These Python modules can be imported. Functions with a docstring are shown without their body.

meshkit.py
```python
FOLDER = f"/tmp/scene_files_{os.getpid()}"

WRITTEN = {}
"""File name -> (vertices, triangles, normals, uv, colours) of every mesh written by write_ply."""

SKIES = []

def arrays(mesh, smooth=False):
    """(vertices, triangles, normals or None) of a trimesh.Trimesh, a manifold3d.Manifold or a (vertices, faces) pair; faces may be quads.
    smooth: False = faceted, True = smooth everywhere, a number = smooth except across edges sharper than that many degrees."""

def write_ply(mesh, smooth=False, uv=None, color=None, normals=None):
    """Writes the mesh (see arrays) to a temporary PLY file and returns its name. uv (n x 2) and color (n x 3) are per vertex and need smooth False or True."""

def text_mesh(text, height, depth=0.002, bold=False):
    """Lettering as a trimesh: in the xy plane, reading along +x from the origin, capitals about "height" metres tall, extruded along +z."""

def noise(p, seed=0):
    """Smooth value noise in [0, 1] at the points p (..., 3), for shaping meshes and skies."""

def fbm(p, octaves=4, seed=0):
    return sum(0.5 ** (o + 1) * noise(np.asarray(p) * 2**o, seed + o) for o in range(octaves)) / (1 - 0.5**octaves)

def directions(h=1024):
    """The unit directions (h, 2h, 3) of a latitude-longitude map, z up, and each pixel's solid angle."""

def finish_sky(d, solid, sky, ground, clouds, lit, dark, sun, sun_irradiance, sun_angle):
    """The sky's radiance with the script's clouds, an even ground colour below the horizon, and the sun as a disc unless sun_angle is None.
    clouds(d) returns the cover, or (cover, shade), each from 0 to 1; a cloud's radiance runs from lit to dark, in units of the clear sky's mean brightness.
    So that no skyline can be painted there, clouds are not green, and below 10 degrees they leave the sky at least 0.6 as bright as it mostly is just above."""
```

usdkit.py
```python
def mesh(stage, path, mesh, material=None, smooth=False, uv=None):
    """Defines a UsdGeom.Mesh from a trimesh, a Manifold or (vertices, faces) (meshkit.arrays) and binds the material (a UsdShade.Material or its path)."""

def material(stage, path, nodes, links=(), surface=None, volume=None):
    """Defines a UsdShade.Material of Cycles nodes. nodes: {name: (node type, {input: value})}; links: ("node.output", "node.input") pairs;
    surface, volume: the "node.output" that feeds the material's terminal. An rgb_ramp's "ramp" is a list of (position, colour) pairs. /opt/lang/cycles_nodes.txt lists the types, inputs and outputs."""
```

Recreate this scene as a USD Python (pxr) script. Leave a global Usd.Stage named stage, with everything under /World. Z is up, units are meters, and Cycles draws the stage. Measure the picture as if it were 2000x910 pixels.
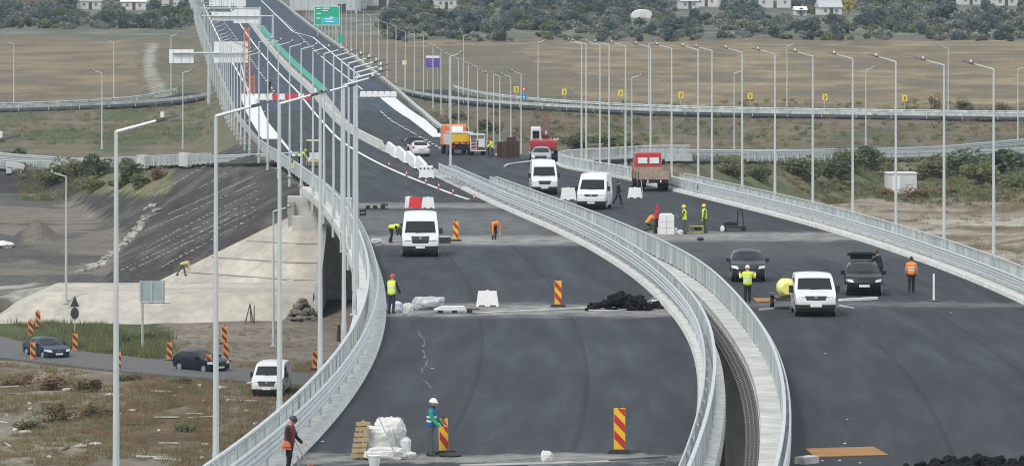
import math, random, zlib
import numpy as np, trimesh, manifold3d as m3
from scipy.interpolate import PchipInterpolator
from scipy.ndimage import gaussian_filter1d
from pxr import Usd, UsdGeom, UsdLux, UsdShade, Sdf, Gf, Vt
import usdkit, meshkit

stage = Usd.Stage.CreateInMemory()
UsdGeom.SetStageUpAxis(stage, UsdGeom.Tokens.z)
UsdGeom.SetStageMetersPerUnit(stage, 1.0)
UsdGeom.Xform.Define(stage, '/World')
UsdGeom.Scope.Define(stage, '/World/Looks')
# ---------------------------------------------------------------- camera, sky, sun, exposure
F, HC, HOR = 10000.0, 31.4, -200.0           # focal length in pixels of the 2000 px frame, camera height, horizon row
cam = UsdGeom.Camera.Define(stage, '/World/camera')
cam.AddTranslateOp().Set(Gf.Vec3d(0, 0, HC)); cam.AddRotateXOp().Set(90)
cam.CreateHorizontalApertureAttr(36.0); cam.CreateVerticalApertureAttr(36.0 * 910 / 2000)
cam.CreateFocalLengthAttr(F / 2000 * 36.0)
cam.CreateVerticalApertureOffsetAttr(-(455 - HOR) / 2000 * 36.0)
cam.CreateClippingRangeAttr(Gf.Vec2f(1, 20000))
cam.CreateExposureAttr(0.62)
SUN_EL, SUN_AZ = math.radians(52), math.radians(-140)      # azimuth from +Y towards +X
sky = UsdLux.DomeLight.Define(stage, '/World/sky')
skym = usdkit.material(stage, '/World/Looks/sky_air', {
    's': ('sky_texture', {'sky_type': 'single_scattering', 'sun_disc': False, 'sun_elevation': SUN_EL, 'sun_rotation': SUN_AZ, 'aerosol_density': 2.0}),
    'tc': ('texture_coordinate', {}), 'n': ('noise_texture', {'scale': 2.2, 'detail': 5.0, 'roughness': 0.55}),
    'r': ('rgb_ramp', {'ramp': [(0.2, (0.75,) * 3), (0.6, (1.0,) * 3)]}),
    'cl': ('rgb_ramp', {'ramp': [(0.3, (4.7, 5.1, 5.5)), (0.7, (6.8, 7.15, 7.45))]}),
    'm': ('mix', {}), 'b': ('background_shader', {'strength': 0.10})},
    [('tc.generated', 'n.vector'), ('n.fac', 'r.fac'), ('n.fac', 'cl.fac'), ('r.color', 'm.fac'), ('s.color', 'm.color1'), ('cl.color', 'm.color2'), ('m.color', 'b.color')], surface='b.background')
UsdShade.MaterialBindingAPI.Apply(sky.GetPrim()).Bind(skym)
sky.GetPrim().SetCustomDataByKey('kind', 'structure')
sun = UsdLux.DistantLight.Define(stage, '/World/sun')
sun.CreateIntensityAttr(0.40); sun.CreateAngleAttr(10.0); sun.CreateNormalizeAttr(True); sun.CreateColorAttr(Gf.Vec3f(1.0, 0.96, 0.9))
sun.AddRotateZOp().Set(-math.degrees(SUN_AZ)); sun.AddRotateXOp().Set(-(90 - math.degrees(SUN_EL)))
# ---------------------------------------------------------------- helpers
_used = {}
def numbered(path):
    k = _used.get(path, -1) + 1; _used[path] = k
    return path if k == 0 else f'{path}_{k:03d}'
def ppath(p): return '/World' if p is None else str((p.GetPrim() if hasattr(p, 'GetPrim') else p).GetPath())
def tag(o, label=None, cat=None, group=None, kind=None):
    o = o.GetPrim()
    for k, v in (('label', label), ('category', cat), ('group', group), ('kind', kind)):
        if v: o.SetCustomDataByKey(k, v)
    return o
def thing(name, label, cat, loc=(0, 0, 0), rotz=0.0, group=None, scale=None, base='/World'):
    x = UsdGeom.Xform.Define(stage, numbered(base + '/' + name))
    x.AddTranslateOp().Set(Gf.Vec3d(*map(float, loc))); x.AddRotateZOp().Set(float(rotz))
    if scale is not None: x.AddScaleOp().Set(Gf.Vec3f(*(np.ones(3) * scale).tolist()))
    return tag(x, label, cat, group)
def dup(src, loc, rotz, label, cat=None, group=None, scale=None):
    o = thing(src.GetName().rstrip('0123456789').rstrip('_') , label, cat, loc, rotz, group, scale)
    o.GetReferences().AddInternalReference(src.GetPath()); o.SetInstanceable(True)
    return o
MATS = {}
def mat(name, col, rough=0.6, metal=0.0, var=0.14, scale=2.0, stretch=(1, 1, 1), bump=0.0, bscale=20.0, spec=None, trans=0.0, emit=None, coat=0.0, var2=0.0, scale2=0.2):
    """A principled surface whose colour wanders by +-var in a noise of the given scale (per metre), and by +-var2 in a broad one."""
    if name in MATS: return MATS[name]
    c = np.array(col, float)
    p = {'roughness': rough, 'metallic': metal}
    if spec is not None: p['specular_ior_level'] = spec
    if coat: p['coat_weight'] = coat; p['coat_roughness'] = 0.08
    n = {'g': ('geometry', {}), 'mp': ('mapping', {'scale': stretch}), 'n': ('noise_texture', {'scale': scale, 'detail': 4.0, 'roughness': 0.6}),
         'r': ('rgb_ramp', {'ramp': [(0.3, tuple(c * (1 - var))), (0.7, tuple(np.minimum(c * (1 + var), 0.95)))]}), 'p': ('principled_bsdf', p)}
    l = [('g.position', 'mp.vector'), ('mp.vector', 'n.vector'), ('n.fac', 'r.fac')]
    last = 'r.color'
    if var2:
        n['n2'] = ('noise_texture', {'scale': scale2, 'detail': 3.0}); n['r2'] = ('rgb_ramp', {'ramp': [(0.35, (1 - var2,) * 3), (0.65, (1 + var2 * 0.6,) * 3)]}); n['mm'] = ('mix', {'mix_type': 'multiply', 'fac': 1.0})
        l += [('mp.vector', 'n2.vector'), ('n2.fac', 'r2.fac'), ('r.color', 'mm.color1'), ('r2.color', 'mm.color2')]; last = 'mm.color'
    l.append((last, 'p.base_color'))
    if bump:
        n['nb'] = ('noise_texture', {'scale': bscale, 'detail': 3.0}); n['b'] = ('bump', {'strength': bump, 'distance': 0.05})
        l += [('g.position', 'nb.vector'), ('nb.fac', 'b.height'), ('b.normal', 'p.normal')]
    out = 'p.BSDF'
    if trans:
        n['t'] = ('translucent_bsdf', {}); n['mx'] = ('mix_closure', {'fac': trans}); l += [(last, 't.color'), ('p.BSDF', 'mx.closure1'), ('t.BSDF', 'mx.closure2')]; out = 'mx.closure'
    MATS[name] = usdkit.material(stage, '/World/Looks/' + name, n, l, surface=out)
    return MATS[name]
class MB:
    """Collects shapes and builds them as ONE mesh."""
    def __init__(s): s.v, s.f, s.n = [], [], 0
    def add(s, v, f):
        v = np.asarray(v, float); f = np.asarray(f, int)
        if f.shape[1] == 4: f = np.vstack([f[:, [0, 1, 2]], f[:, [0, 2, 3]]])
        s.v.append(v); s.f.append(f + s.n); s.n += len(v); return s
    def tm(s, m): return s.add(*meshkit.arrays(m)[:2])
    def box(s, c, size, rz=0.0, rx=0.0, ry=0.0, taper=1.0):
        h = np.array(size, float) / 2
        v = np.array([[x, y, z] for z in (-1, 1) for y in (-1, 1) for x in (-1, 1)], float)
        v[4:, :2] *= taper
        v = v * h
        for a, (i, j) in ((rx, (1, 2)), (ry, (2, 0)), (rz, (0, 1))):
            if a:
                ca, sa = math.cos(a), math.sin(a); p, q = v[:, i].copy(), v[:, j].copy()
                v[:, i], v[:, j] = ca * p - sa * q, sa * p + ca * q
        return s.add(v + np.array(c, float), [[0, 2, 3, 1], [4, 5, 7, 6], [0, 1, 5, 4], [2, 6, 7, 3], [0, 4, 6, 2], [1, 3, 7, 5]])
    def tube(s, p0, p1, r0, r1=None, n=8):
        r1 = r0 if r1 is None else r1
        p0, p1 = np.array(p0, float), np.array(p1, float); d = p1 - p0; d /= np.linalg.norm(d)
        a = np.cross(d, [0, 0, 1.0] if abs(d[2]) < 0.9 else [1.0, 0, 0]); a /= np.linalg.norm(a); b = np.cross(d, a)
        t = np.arange(n) / n * 2 * math.pi
        ring = np.outer(np.cos(t), a) + np.outer(np.sin(t), b)
        v = np.vstack([p0 + ring * r0, p1 + ring * r1, [p0], [p1]])
        f = []
        for i in range(n):
            j = (i + 1) % n
            f += [[i, j, n + j], [i, n + j, n + i], [2 * n, j, i], [2 * n + 1, n + i, n + j]]
        return s.add(v, f)
    def path(s, pts, r, n=6):
        for a, b in zip(pts[:-1], pts[1:]): s.tube(a, b, r, r, n)
        return s
    def loft(s, rings, closed=True, caps=True):
        R = np.array(rings, float); k, n = R.shape[:2]; v = R.reshape(-1, 3); f = []
        for i in range(k - 1):
            for j in range(n if closed else n - 1):
                a, b = i * n + j, i * n + (j + 1) % n
                f.append([a, b, b + n, a + n])
        s.add(v, f)
        if closed and caps:
            tri = [[0, j + 1, j] for j in range(1, n - 1)]
            s.add(R[0], tri); s.add(R[-1], [t[::-1] for t in tri])
        return s
    def poly(s, pts, z0, z1):
        """upright prism of a 2-D polygon"""
        m = m3.Manifold.extrude(m3.CrossSection([np.asarray(pts, float)], m3.FillRule.NonZero), z1 - z0).translate((0, 0, z0))
        return s.tm(m)
    def blob(s, c, size, seed=0, sub=2, rough=0.3, freq=1.6):
        m = trimesh.creation.icosphere(sub); v = m.vertices
        v = v * (1 - rough / 2 + rough * meshkit.fbm(v * freq + seed * 7.3, 3, seed)[:, None]) * (np.array(size) / 2)
        return s.add(v + np.array(c), m.faces)
    def build(s, name, m, parent=None, smooth=False, label=None):
        v = np.vstack(s.v); f = np.vstack(s.f)
        if smooth is not False: meshv = trimesh.Trimesh(v, f, process=True)
        else: meshv = (v, f)
        o = usdkit.mesh(stage, numbered(ppath(parent) + '/' + name), meshv, m, smooth).GetPrim()
        if label: o.SetCustomDataByKey('label', label)
        return o
def struct(name, mb, m, smooth=False, kind='structure', label=None):
    return tag(mb.build(name, m, None, smooth), label, None, None, kind)
ORD = 'nearest second third fourth fifth sixth seventh eighth ninth tenth eleventh twelfth thirteenth fourteenth fifteenth sixteenth seventeenth eighteenth nineteenth twentieth'.split()
_T = {2: 'twenty', 3: 'thirty', 4: 'forty', 5: 'fifty', 6: 'sixty'}
def ordw(k):
    if k < 20: return ORD[k]
    n = k + 1
    if n % 10 == 0: return _T[n // 10][:-1] + 'ieth'
    return _T[n // 10] + '-' + ('first ' + ' '.join(ORD[1:9])).split()[n % 10 - 1]
# ---------------------------------------------------------------- the lie of the land
def sp(pts):
    p = np.array(sorted(pts), float); f = PchipInterpolator(p[:, 0], p[:, 1], extrapolate=True); t = np.arange(p[0, 0], 702, 2.0)
    s = gaussian_filter1d(f(t), 7.0, mode='nearest'); k = np.clip((t - 560) / 120, 0, 1); j = np.clip((t - p[0, 0]) / 25, 0, 1); s = (s * (1 - k) + f(t) * k) * j + f(t) * (1 - j)
    u = np.arange(710, p[-1, 0] + 1, 10.0); return PchipInterpolator(np.r_[t, u], np.r_[s, f(u)], extrapolate=True)
def Hd(Y):                                    # road level of the viaducts and the motorway
    Y = np.asarray(Y, float); z = 17.36 - 0.0219 * Y
    return np.where(z > 3.2, z, 1.5 + 1.7 * np.exp((z - 3.2) / 1.7))
LL = sp([(90, -13.3), (110, -10.6), (125, -9.0), (146, -7.35), (161, -6.5), (187, -5.65), (207, -5.4), (226, -5.55), (250, -6.1), (292, -7.8), (355, -11.4), (389, -14.0), (431, -17.6), (491, -23.0), (600, -31.0), (735, -40.2), (879, -50.2), (1087, -64.6), (1495, -93), (2600, -170)])
LR = sp([(90, -.6), (110, 1.7), (125, 3.0), (146, 4.6), (165, 5.8), (185, 6.8), (219, 7.6), (255, 6.9), (308, 4.0), (364, -1.0), (431, -6.5), (509, -12.9), (578, -18.2), (705, -26), (793, -31.9), (854, -36.7), (997, -47.2), (1150, -58), (1424, -77), (2600, -158)])
RL = sp([(90, 2.1), (110, 4.6), (125, 6.05), (147, 7.95), (171, 9.3), (205, 10.3), (249, 10.05), (308, 6.5), (359, 1.8), (390, -1.1), (431, -4.9), (509, -11.3), (578, -16.6), (705, -24.0), (793, -29.4), (879, -36), (1013, -46), (1196, -58.8), (1424, -75.0), (2600, -156)])
RR = sp([(90, 17.5), (125, 21.2), (160, 23.6), (205, 24.8), (250, 24.3), (283, 22.9), (322, 20.3), (350, 17.6), (387, 13.4), (419, 9.8), (453, 5.5), (495, 1.4), (549, -6), (680, -12.4), (777, -17.9), (909, -26.9), (1182, -47), (1495, -69), (2600, -147)])
RAMPS = {  # side roads as centre points (x, y, z) and width
    'east': ([(5.5, 479, 6.8), (7.5, 489, 6.5), (13.5, 508, 5.3), (24, 537, 3.8), (39, 577, 1.9), (60, 622, 0.35), (92, 672, 0.2), (170, 770, 0.2)], 8.5),
    'field': ([(-13.8, 802, 1.2), (-8.5, 780, .8), (1, 762, 0.5), (10, 750, .4), (24, 738, .3), (46, 728, .3), (75, 719, .3), (150, 704, .3)], 8.5),
    'west': ([(-21, 478, 6.6), (-26.5, 499, 5.4), (-38, 537, 3.1), (-50, 568, 1.2), (-66, 602, 0.4), (-95, 646, 0.2), (-160, 740, 0.2)], 8.0),
    'loop': ([(-48.5, 800, .8), (-52, 780, .5), (-58, 764, .4), (-73, 750, .3), (-95, 738, .3), (-150, 720, .3)], 7.0),
    'lane': ([(-70, 428, .12), (-52, 388, .12), (-41, 366, .12), (-34.7, 354, .12), (-27.7, 345.5, .12), (-20.3, 338, .12), (-12, 332, .12), (0, 327, .12), (16, 322, .12), (60, 312, .12)], 7.0)}
def smoothpath(pts, step=2.5):
    p = np.array(pts, float); d = np.r_[0, np.cumsum(np.linalg.norm(np.diff(p[:, :2], axis=0), axis=1))]
    t = np.linspace(0, d[-1], int(d[-1] / step) + 2)
    return np.stack([PchipInterpolator(d, p[:, k])(t) for k in range(3)], 1)
RP = {k: (smoothpath(v[0]), v[1]) for k, v in RAMPS.items()}
def normals2(p):
    t = np.gradient(p[:, :2], axis=0); t /= np.linalg.norm(t, axis=1)[:, None]
    return np.stack([t[:, 1], -t[:, 0]], 1)               # to the right of travel
HEAPS = [(-43.5, 468, 2.6, 1.9), (-52.5, 562, 7.0, 2.0), (-46.0, 556, 7, 1.3), (-63, 566, 8, 2.4), (-36.0, 402, 5, 0.9), (-40, 392, 4, .7), (-17.5, 249, 2.6, .8), (41, 440, 9, 1.1), (55, 470, 10, 1.4)]
def hg(X, Y):
    """height of the natural ground with embankments"""
    X, Y = np.broadcast_arrays(np.asarray(X, float), np.asarray(Y, float))
    z = 0.5 * (meshkit.noise(np.stack([X / 9, Y / 14, 0 * X], -1), 3) - 0.5) + .12 * (meshkit.noise(np.stack([X / 1.7, Y / 2.6, 0 * X], -1), 4) - 0.5)
    for hx, hy, r, h in HEAPS:
        d = np.sqrt((X - hx) ** 2 + ((Y - hy) / 1.6) ** 2); z = z + h * np.clip(1 - d / r, 0, 1) * (0.85 + .3 * meshkit.noise(np.stack([X, Y, 0 * X], -1), 8))
    far = np.clip((Y - 398.0) / 4.0, 0, 1)
    lo, hi = LL(Y) - 1.6, RR(Y) + 1.8
    d = np.maximum(np.maximum(lo - X, X - hi), 0)
    flat = Hd(Y) - 0.55
    dd = np.where(Y < 402, (402 - Y), 0)
    emb = flat - np.maximum(d / 2.05, 0) - dd / 2.0 - 1.5 * np.clip((410 - Y) / 6, 0, 1)
    emb = np.where((Y > 378) & ((X < LL(402.) - .2) | (Y > 402)), emb, -9)
    berm = np.minimum(np.minimum((Y - 379) * .5, 1.75), np.minimum((X + 38.5) * .5, (396 - Y) * .8))
    emb = np.where((X < -20) & (Y < 400), np.maximum(emb, berm), emb)
    z = np.where(emb > z, emb, z)
    for k, (p, w) in RP.items():
        if k == 'lane': continue
        sel = (Y > p[:, 1].min() - 25) & (Y < p[:, 1].max() + 25) & (X > p[:, 0].min() - 25) & (X < p[:, 0].max() + 25)
        if not sel.any(): continue
        xs, ys = X[sel], Y[sel]; best = np.full(xs.shape, -9.0)
        q = p[::2]
        for i in range(len(q)):
            dist = np.hypot(xs - q[i, 0], ys - q[i, 1])
            best = np.maximum(best, q[i, 2] - 0.32 - np.maximum(dist - w / 2 - 0.9, 0) / 1.8)
        zz = z[sel]; z = z.copy(); z[sel] = np.maximum(zz, best)
    p, w = RP['lane']
    near = np.full(X.shape, 99.0)
    sel = (Y > 300) & (Y < 440) & (X < 65) & (X > -80)
    if sel.any():
        dm = np.full(X[sel].shape, 99.0)
        for q in p[::2]: dm = np.minimum(dm, np.hypot(X[sel] - q[0], Y[sel] - q[1]))
        near[sel] = dm
    k = np.clip((near - 4.2) / 3, 0, 1)
    return z * k + (1 - k) * 0.0
def hg1(x, y): return float(hg(np.array([float(x)]), np.array([float(y)]))[0])
def PX(x, y, z):                              # the point at height z seen at the photograph's (x, y)
    Y = F * (HC - z) / (y - HOR); return np.array([(x - 1000) / F * Y, Y, z])
def DK(x, y):                                 # on the road deck
    z = 8.0
    for _ in range(40): z = 0.5 * z + 0.5 * float(Hd(F * (HC - z) / (y - HOR)))
    return PX(x, y, z)
def GR(x, y):                                 # on the natural ground: the first hit of the view ray
    Ys = np.arange(130, 1700, 0.7); zs = HC - Ys * (y - HOR) / F; h = hg((x - 1000) / F * Ys, Ys)
    i = np.argmax(zs <= h); return np.array([(x - 1000) / F * Ys[i], Ys[i], h[i]])
def AT(x, y, Y): return np.array([(x - 1000) / F * Y, Y, HC - (y - HOR) * Y / F])   # at a known distance
HAZE = True
# ---------------------------------------------------------------- materials of the setting
def asphalt(name, base, bands, seams=(), lanes=()):
    g_ = [(0.0, .93)]
    for u, v in lanes: g_.append((u / 16, v))
    for u in seams: g_ += [(u / 16 - .012, 1.0), (u / 16 - .005, .76), (u / 16 + .002, .78), (u / 16 + .006, 1.12), (u / 16 + .012, 1.0)]
    tracks = [(p, (v,) * 3) for p, v in sorted(g_ + [(1.0, .94)])]
    n = {'g': ('geometry', {}), 'mp': ('mapping', {'scale': (0.75, 0.06, 1)}), 'n': ('noise_texture', {'scale': 1.0, 'detail': 5.0, 'roughness': 0.6}),
         'n2': ('noise_texture', {'scale': 0.9, 'detail': 6.0, 'roughness': 0.65}), 'nf': ('noise_texture', {'scale': 5.0, 'detail': 9.0, 'roughness': .8}),
         'r': ('rgb_ramp', {'ramp': [(0.32, tuple(np.array(base) * 0.74)), (0.5, base), (0.68, tuple(np.array(base) * 1.4))]}),
         'rf': ('rgb_ramp', {'ramp': [(0.33, (.72,) * 3), (0.67, (1.3,) * 3)]}), 'mf': ('mix', {'mix_type': 'multiply', 'fac': 1.0}),
         'x': ('separate_xyz', {}), 'la': ('attribute', {'attribute': 'lane'}), 'lx': ('separate_xyz', {}), 'jn': ('noise_texture', {'scale': .55, 'detail': 5.0, 'roughness': .7}), 'jm': ('math', {'math_type': 'multiply_add', 'value2': 9.0, 'value3': -4.5}), 'ja': ('math', {'math_type': 'add'}), 'lw': ('rgb_ramp', {'ramp': tracks}), 'ld': ('math', {'math_type': 'multiply', 'value2': 1 / 16.0}), 'lm': ('mix', {'mix_type': 'multiply', 'fac': 1.0}), 'p': ('principled_bsdf', {'roughness': 0.8, 'specular_ior_level': 0.14}),
         'bp': ('bump', {'strength': 0.25, 'distance': 0.02}), 'dn': ('rgb_ramp', {'ramp': [(0.3, (0.15,) * 3), (0.6, (1,) * 3)]})}
    l = [('la.vector', 'mp.vector'), ('la.vector', 'lx.vector'), ('lx.x', 'ld.value1'), ('ld.value', 'lw.fac'), ('g.position', 'jn.vector'), ('jn.fac', 'jm.value1'), ('x.y', 'ja.value1'), ('jm.value', 'ja.value2'), ('mp.vector', 'n.vector'), ('n.fac', 'r.fac'), ('g.position', 'n2.vector'), ('g.position', 'nf.vector'), ('nf.fac', 'rf.fac'), ('r.color', 'mf.color1'), ('rf.color', 'mf.color2'), ('g.position', 'x.vector'), ('n2.fac', 'dn.fac'), ('nf.fac', 'bp.height'), ('bp.normal', 'p.normal')]
    l += [('mf.color', 'lm.color1'), ('lw.color', 'lm.color2')]; last = 'lm.color'
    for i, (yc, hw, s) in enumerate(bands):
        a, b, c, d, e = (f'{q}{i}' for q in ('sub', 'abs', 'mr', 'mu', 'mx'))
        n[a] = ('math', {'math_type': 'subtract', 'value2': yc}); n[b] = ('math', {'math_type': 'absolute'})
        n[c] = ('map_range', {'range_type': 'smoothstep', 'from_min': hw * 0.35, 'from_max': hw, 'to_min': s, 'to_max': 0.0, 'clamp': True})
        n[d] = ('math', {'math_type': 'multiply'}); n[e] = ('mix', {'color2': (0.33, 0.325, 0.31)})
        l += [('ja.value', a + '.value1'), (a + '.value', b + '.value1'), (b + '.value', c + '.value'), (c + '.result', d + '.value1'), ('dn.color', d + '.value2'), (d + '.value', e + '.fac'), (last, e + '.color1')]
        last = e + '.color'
    l.append((last, 'p.base_color'))
    return usdkit.material(stage, '/World/Looks/' + name, n, l, surface='p.BSDF')
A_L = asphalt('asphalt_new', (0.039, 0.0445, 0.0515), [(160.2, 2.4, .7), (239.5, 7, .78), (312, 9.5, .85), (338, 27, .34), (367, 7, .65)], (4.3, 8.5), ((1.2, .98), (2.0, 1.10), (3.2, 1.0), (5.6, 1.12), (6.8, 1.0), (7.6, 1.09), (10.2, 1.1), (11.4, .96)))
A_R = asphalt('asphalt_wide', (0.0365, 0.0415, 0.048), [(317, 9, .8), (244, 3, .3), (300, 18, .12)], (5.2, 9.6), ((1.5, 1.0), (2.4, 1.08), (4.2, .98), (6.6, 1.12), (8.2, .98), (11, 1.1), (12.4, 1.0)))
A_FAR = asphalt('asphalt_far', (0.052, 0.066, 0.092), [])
A_OLD = asphalt('asphalt_worn', (0.13, 0.13, 0.128), [])
CONC = mat('concrete_pale', (0.51, 0.51, 0.485), 0.85, var=.2, scale=1.3, bump=.3, var2=.14, scale2=.5)
CONC2 = mat('concrete_grey', (0.36, 0.355, 0.34), 0.9, var=.16, scale=.8, bump=.3, var2=.2, scale2=.25)
KERB = mat('kerb_concrete', (0.55, 0.55, 0.53), 0.85, var=.28, scale=2.6, bump=.6, bscale=6)
GALV = mat('galvanised_steel', (0.55, 0.575, 0.58), 0.45, 0.45, var=.12, scale=3)
PAN = mat('galvanised_railing', (0.50, 0.545, 0.545), 0.5, 0.15, var=.24, scale=.8, stretch=(1, 1, .15), var2=.18, scale2=1.4)
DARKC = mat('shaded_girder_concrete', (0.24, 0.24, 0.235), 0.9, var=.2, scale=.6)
STEEL = mat('rebar_steel', (0.17, 0.168, 0.16), 0.7, 0.1)
PAINT = mat('road_paint', (0.74, 0.74, 0.72), 0.7, var=.1, scale=4)
WHITE = mat('white_plastic', (0.78, 0.78, 0.77), 0.45, var=.05)
GEO = mat('white_sheet', (0.66, 0.665, 0.66), 0.8, var=.06, scale=1)
RED = mat('red_plastic', (0.62, 0.035, 0.045), 0.45, var=.08)
DARK = mat('dark_grey_metal', (0.05, 0.052, 0.055), 0.45, var=.1)
BLACK = mat('black_rubber', (0.018, 0.018, 0.019), 0.75, var=.1)
POLE = mat('lamp_pole_steel', (0.58, 0.62, 0.62), 0.4, 0.3, var=.05, scale=1)
# ---------------------------------------------------------------- ground sheet
def spaced(lo, hi, step, out, grow=1.35):
    a = list(np.arange(lo, hi + step / 2, step)); d = step
    while a[-1] < out[1]: d *= grow; a.append(a[-1] + d)
    d = step
    while a[0] > out[0]: d *= grow; a.insert(0, a[0] - d)
    return np.array(a)
gx = spaced(-75, 75, 0.75, (-6000, 6000)); gy = np.r_[spaced(225, 640, 0.9, (-400, 640)), np.arange(642, 1700, 5.0)]; dd_ = 5.0
gy = list(gy)
while gy[-1] < 9000: dd_ *= 1.3; gy.append(gy[-1] + dd_)
gy = np.array(gy)
GX, GY = np.meshgrid(gx, gy); GZ = hg(GX, GY)
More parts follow.
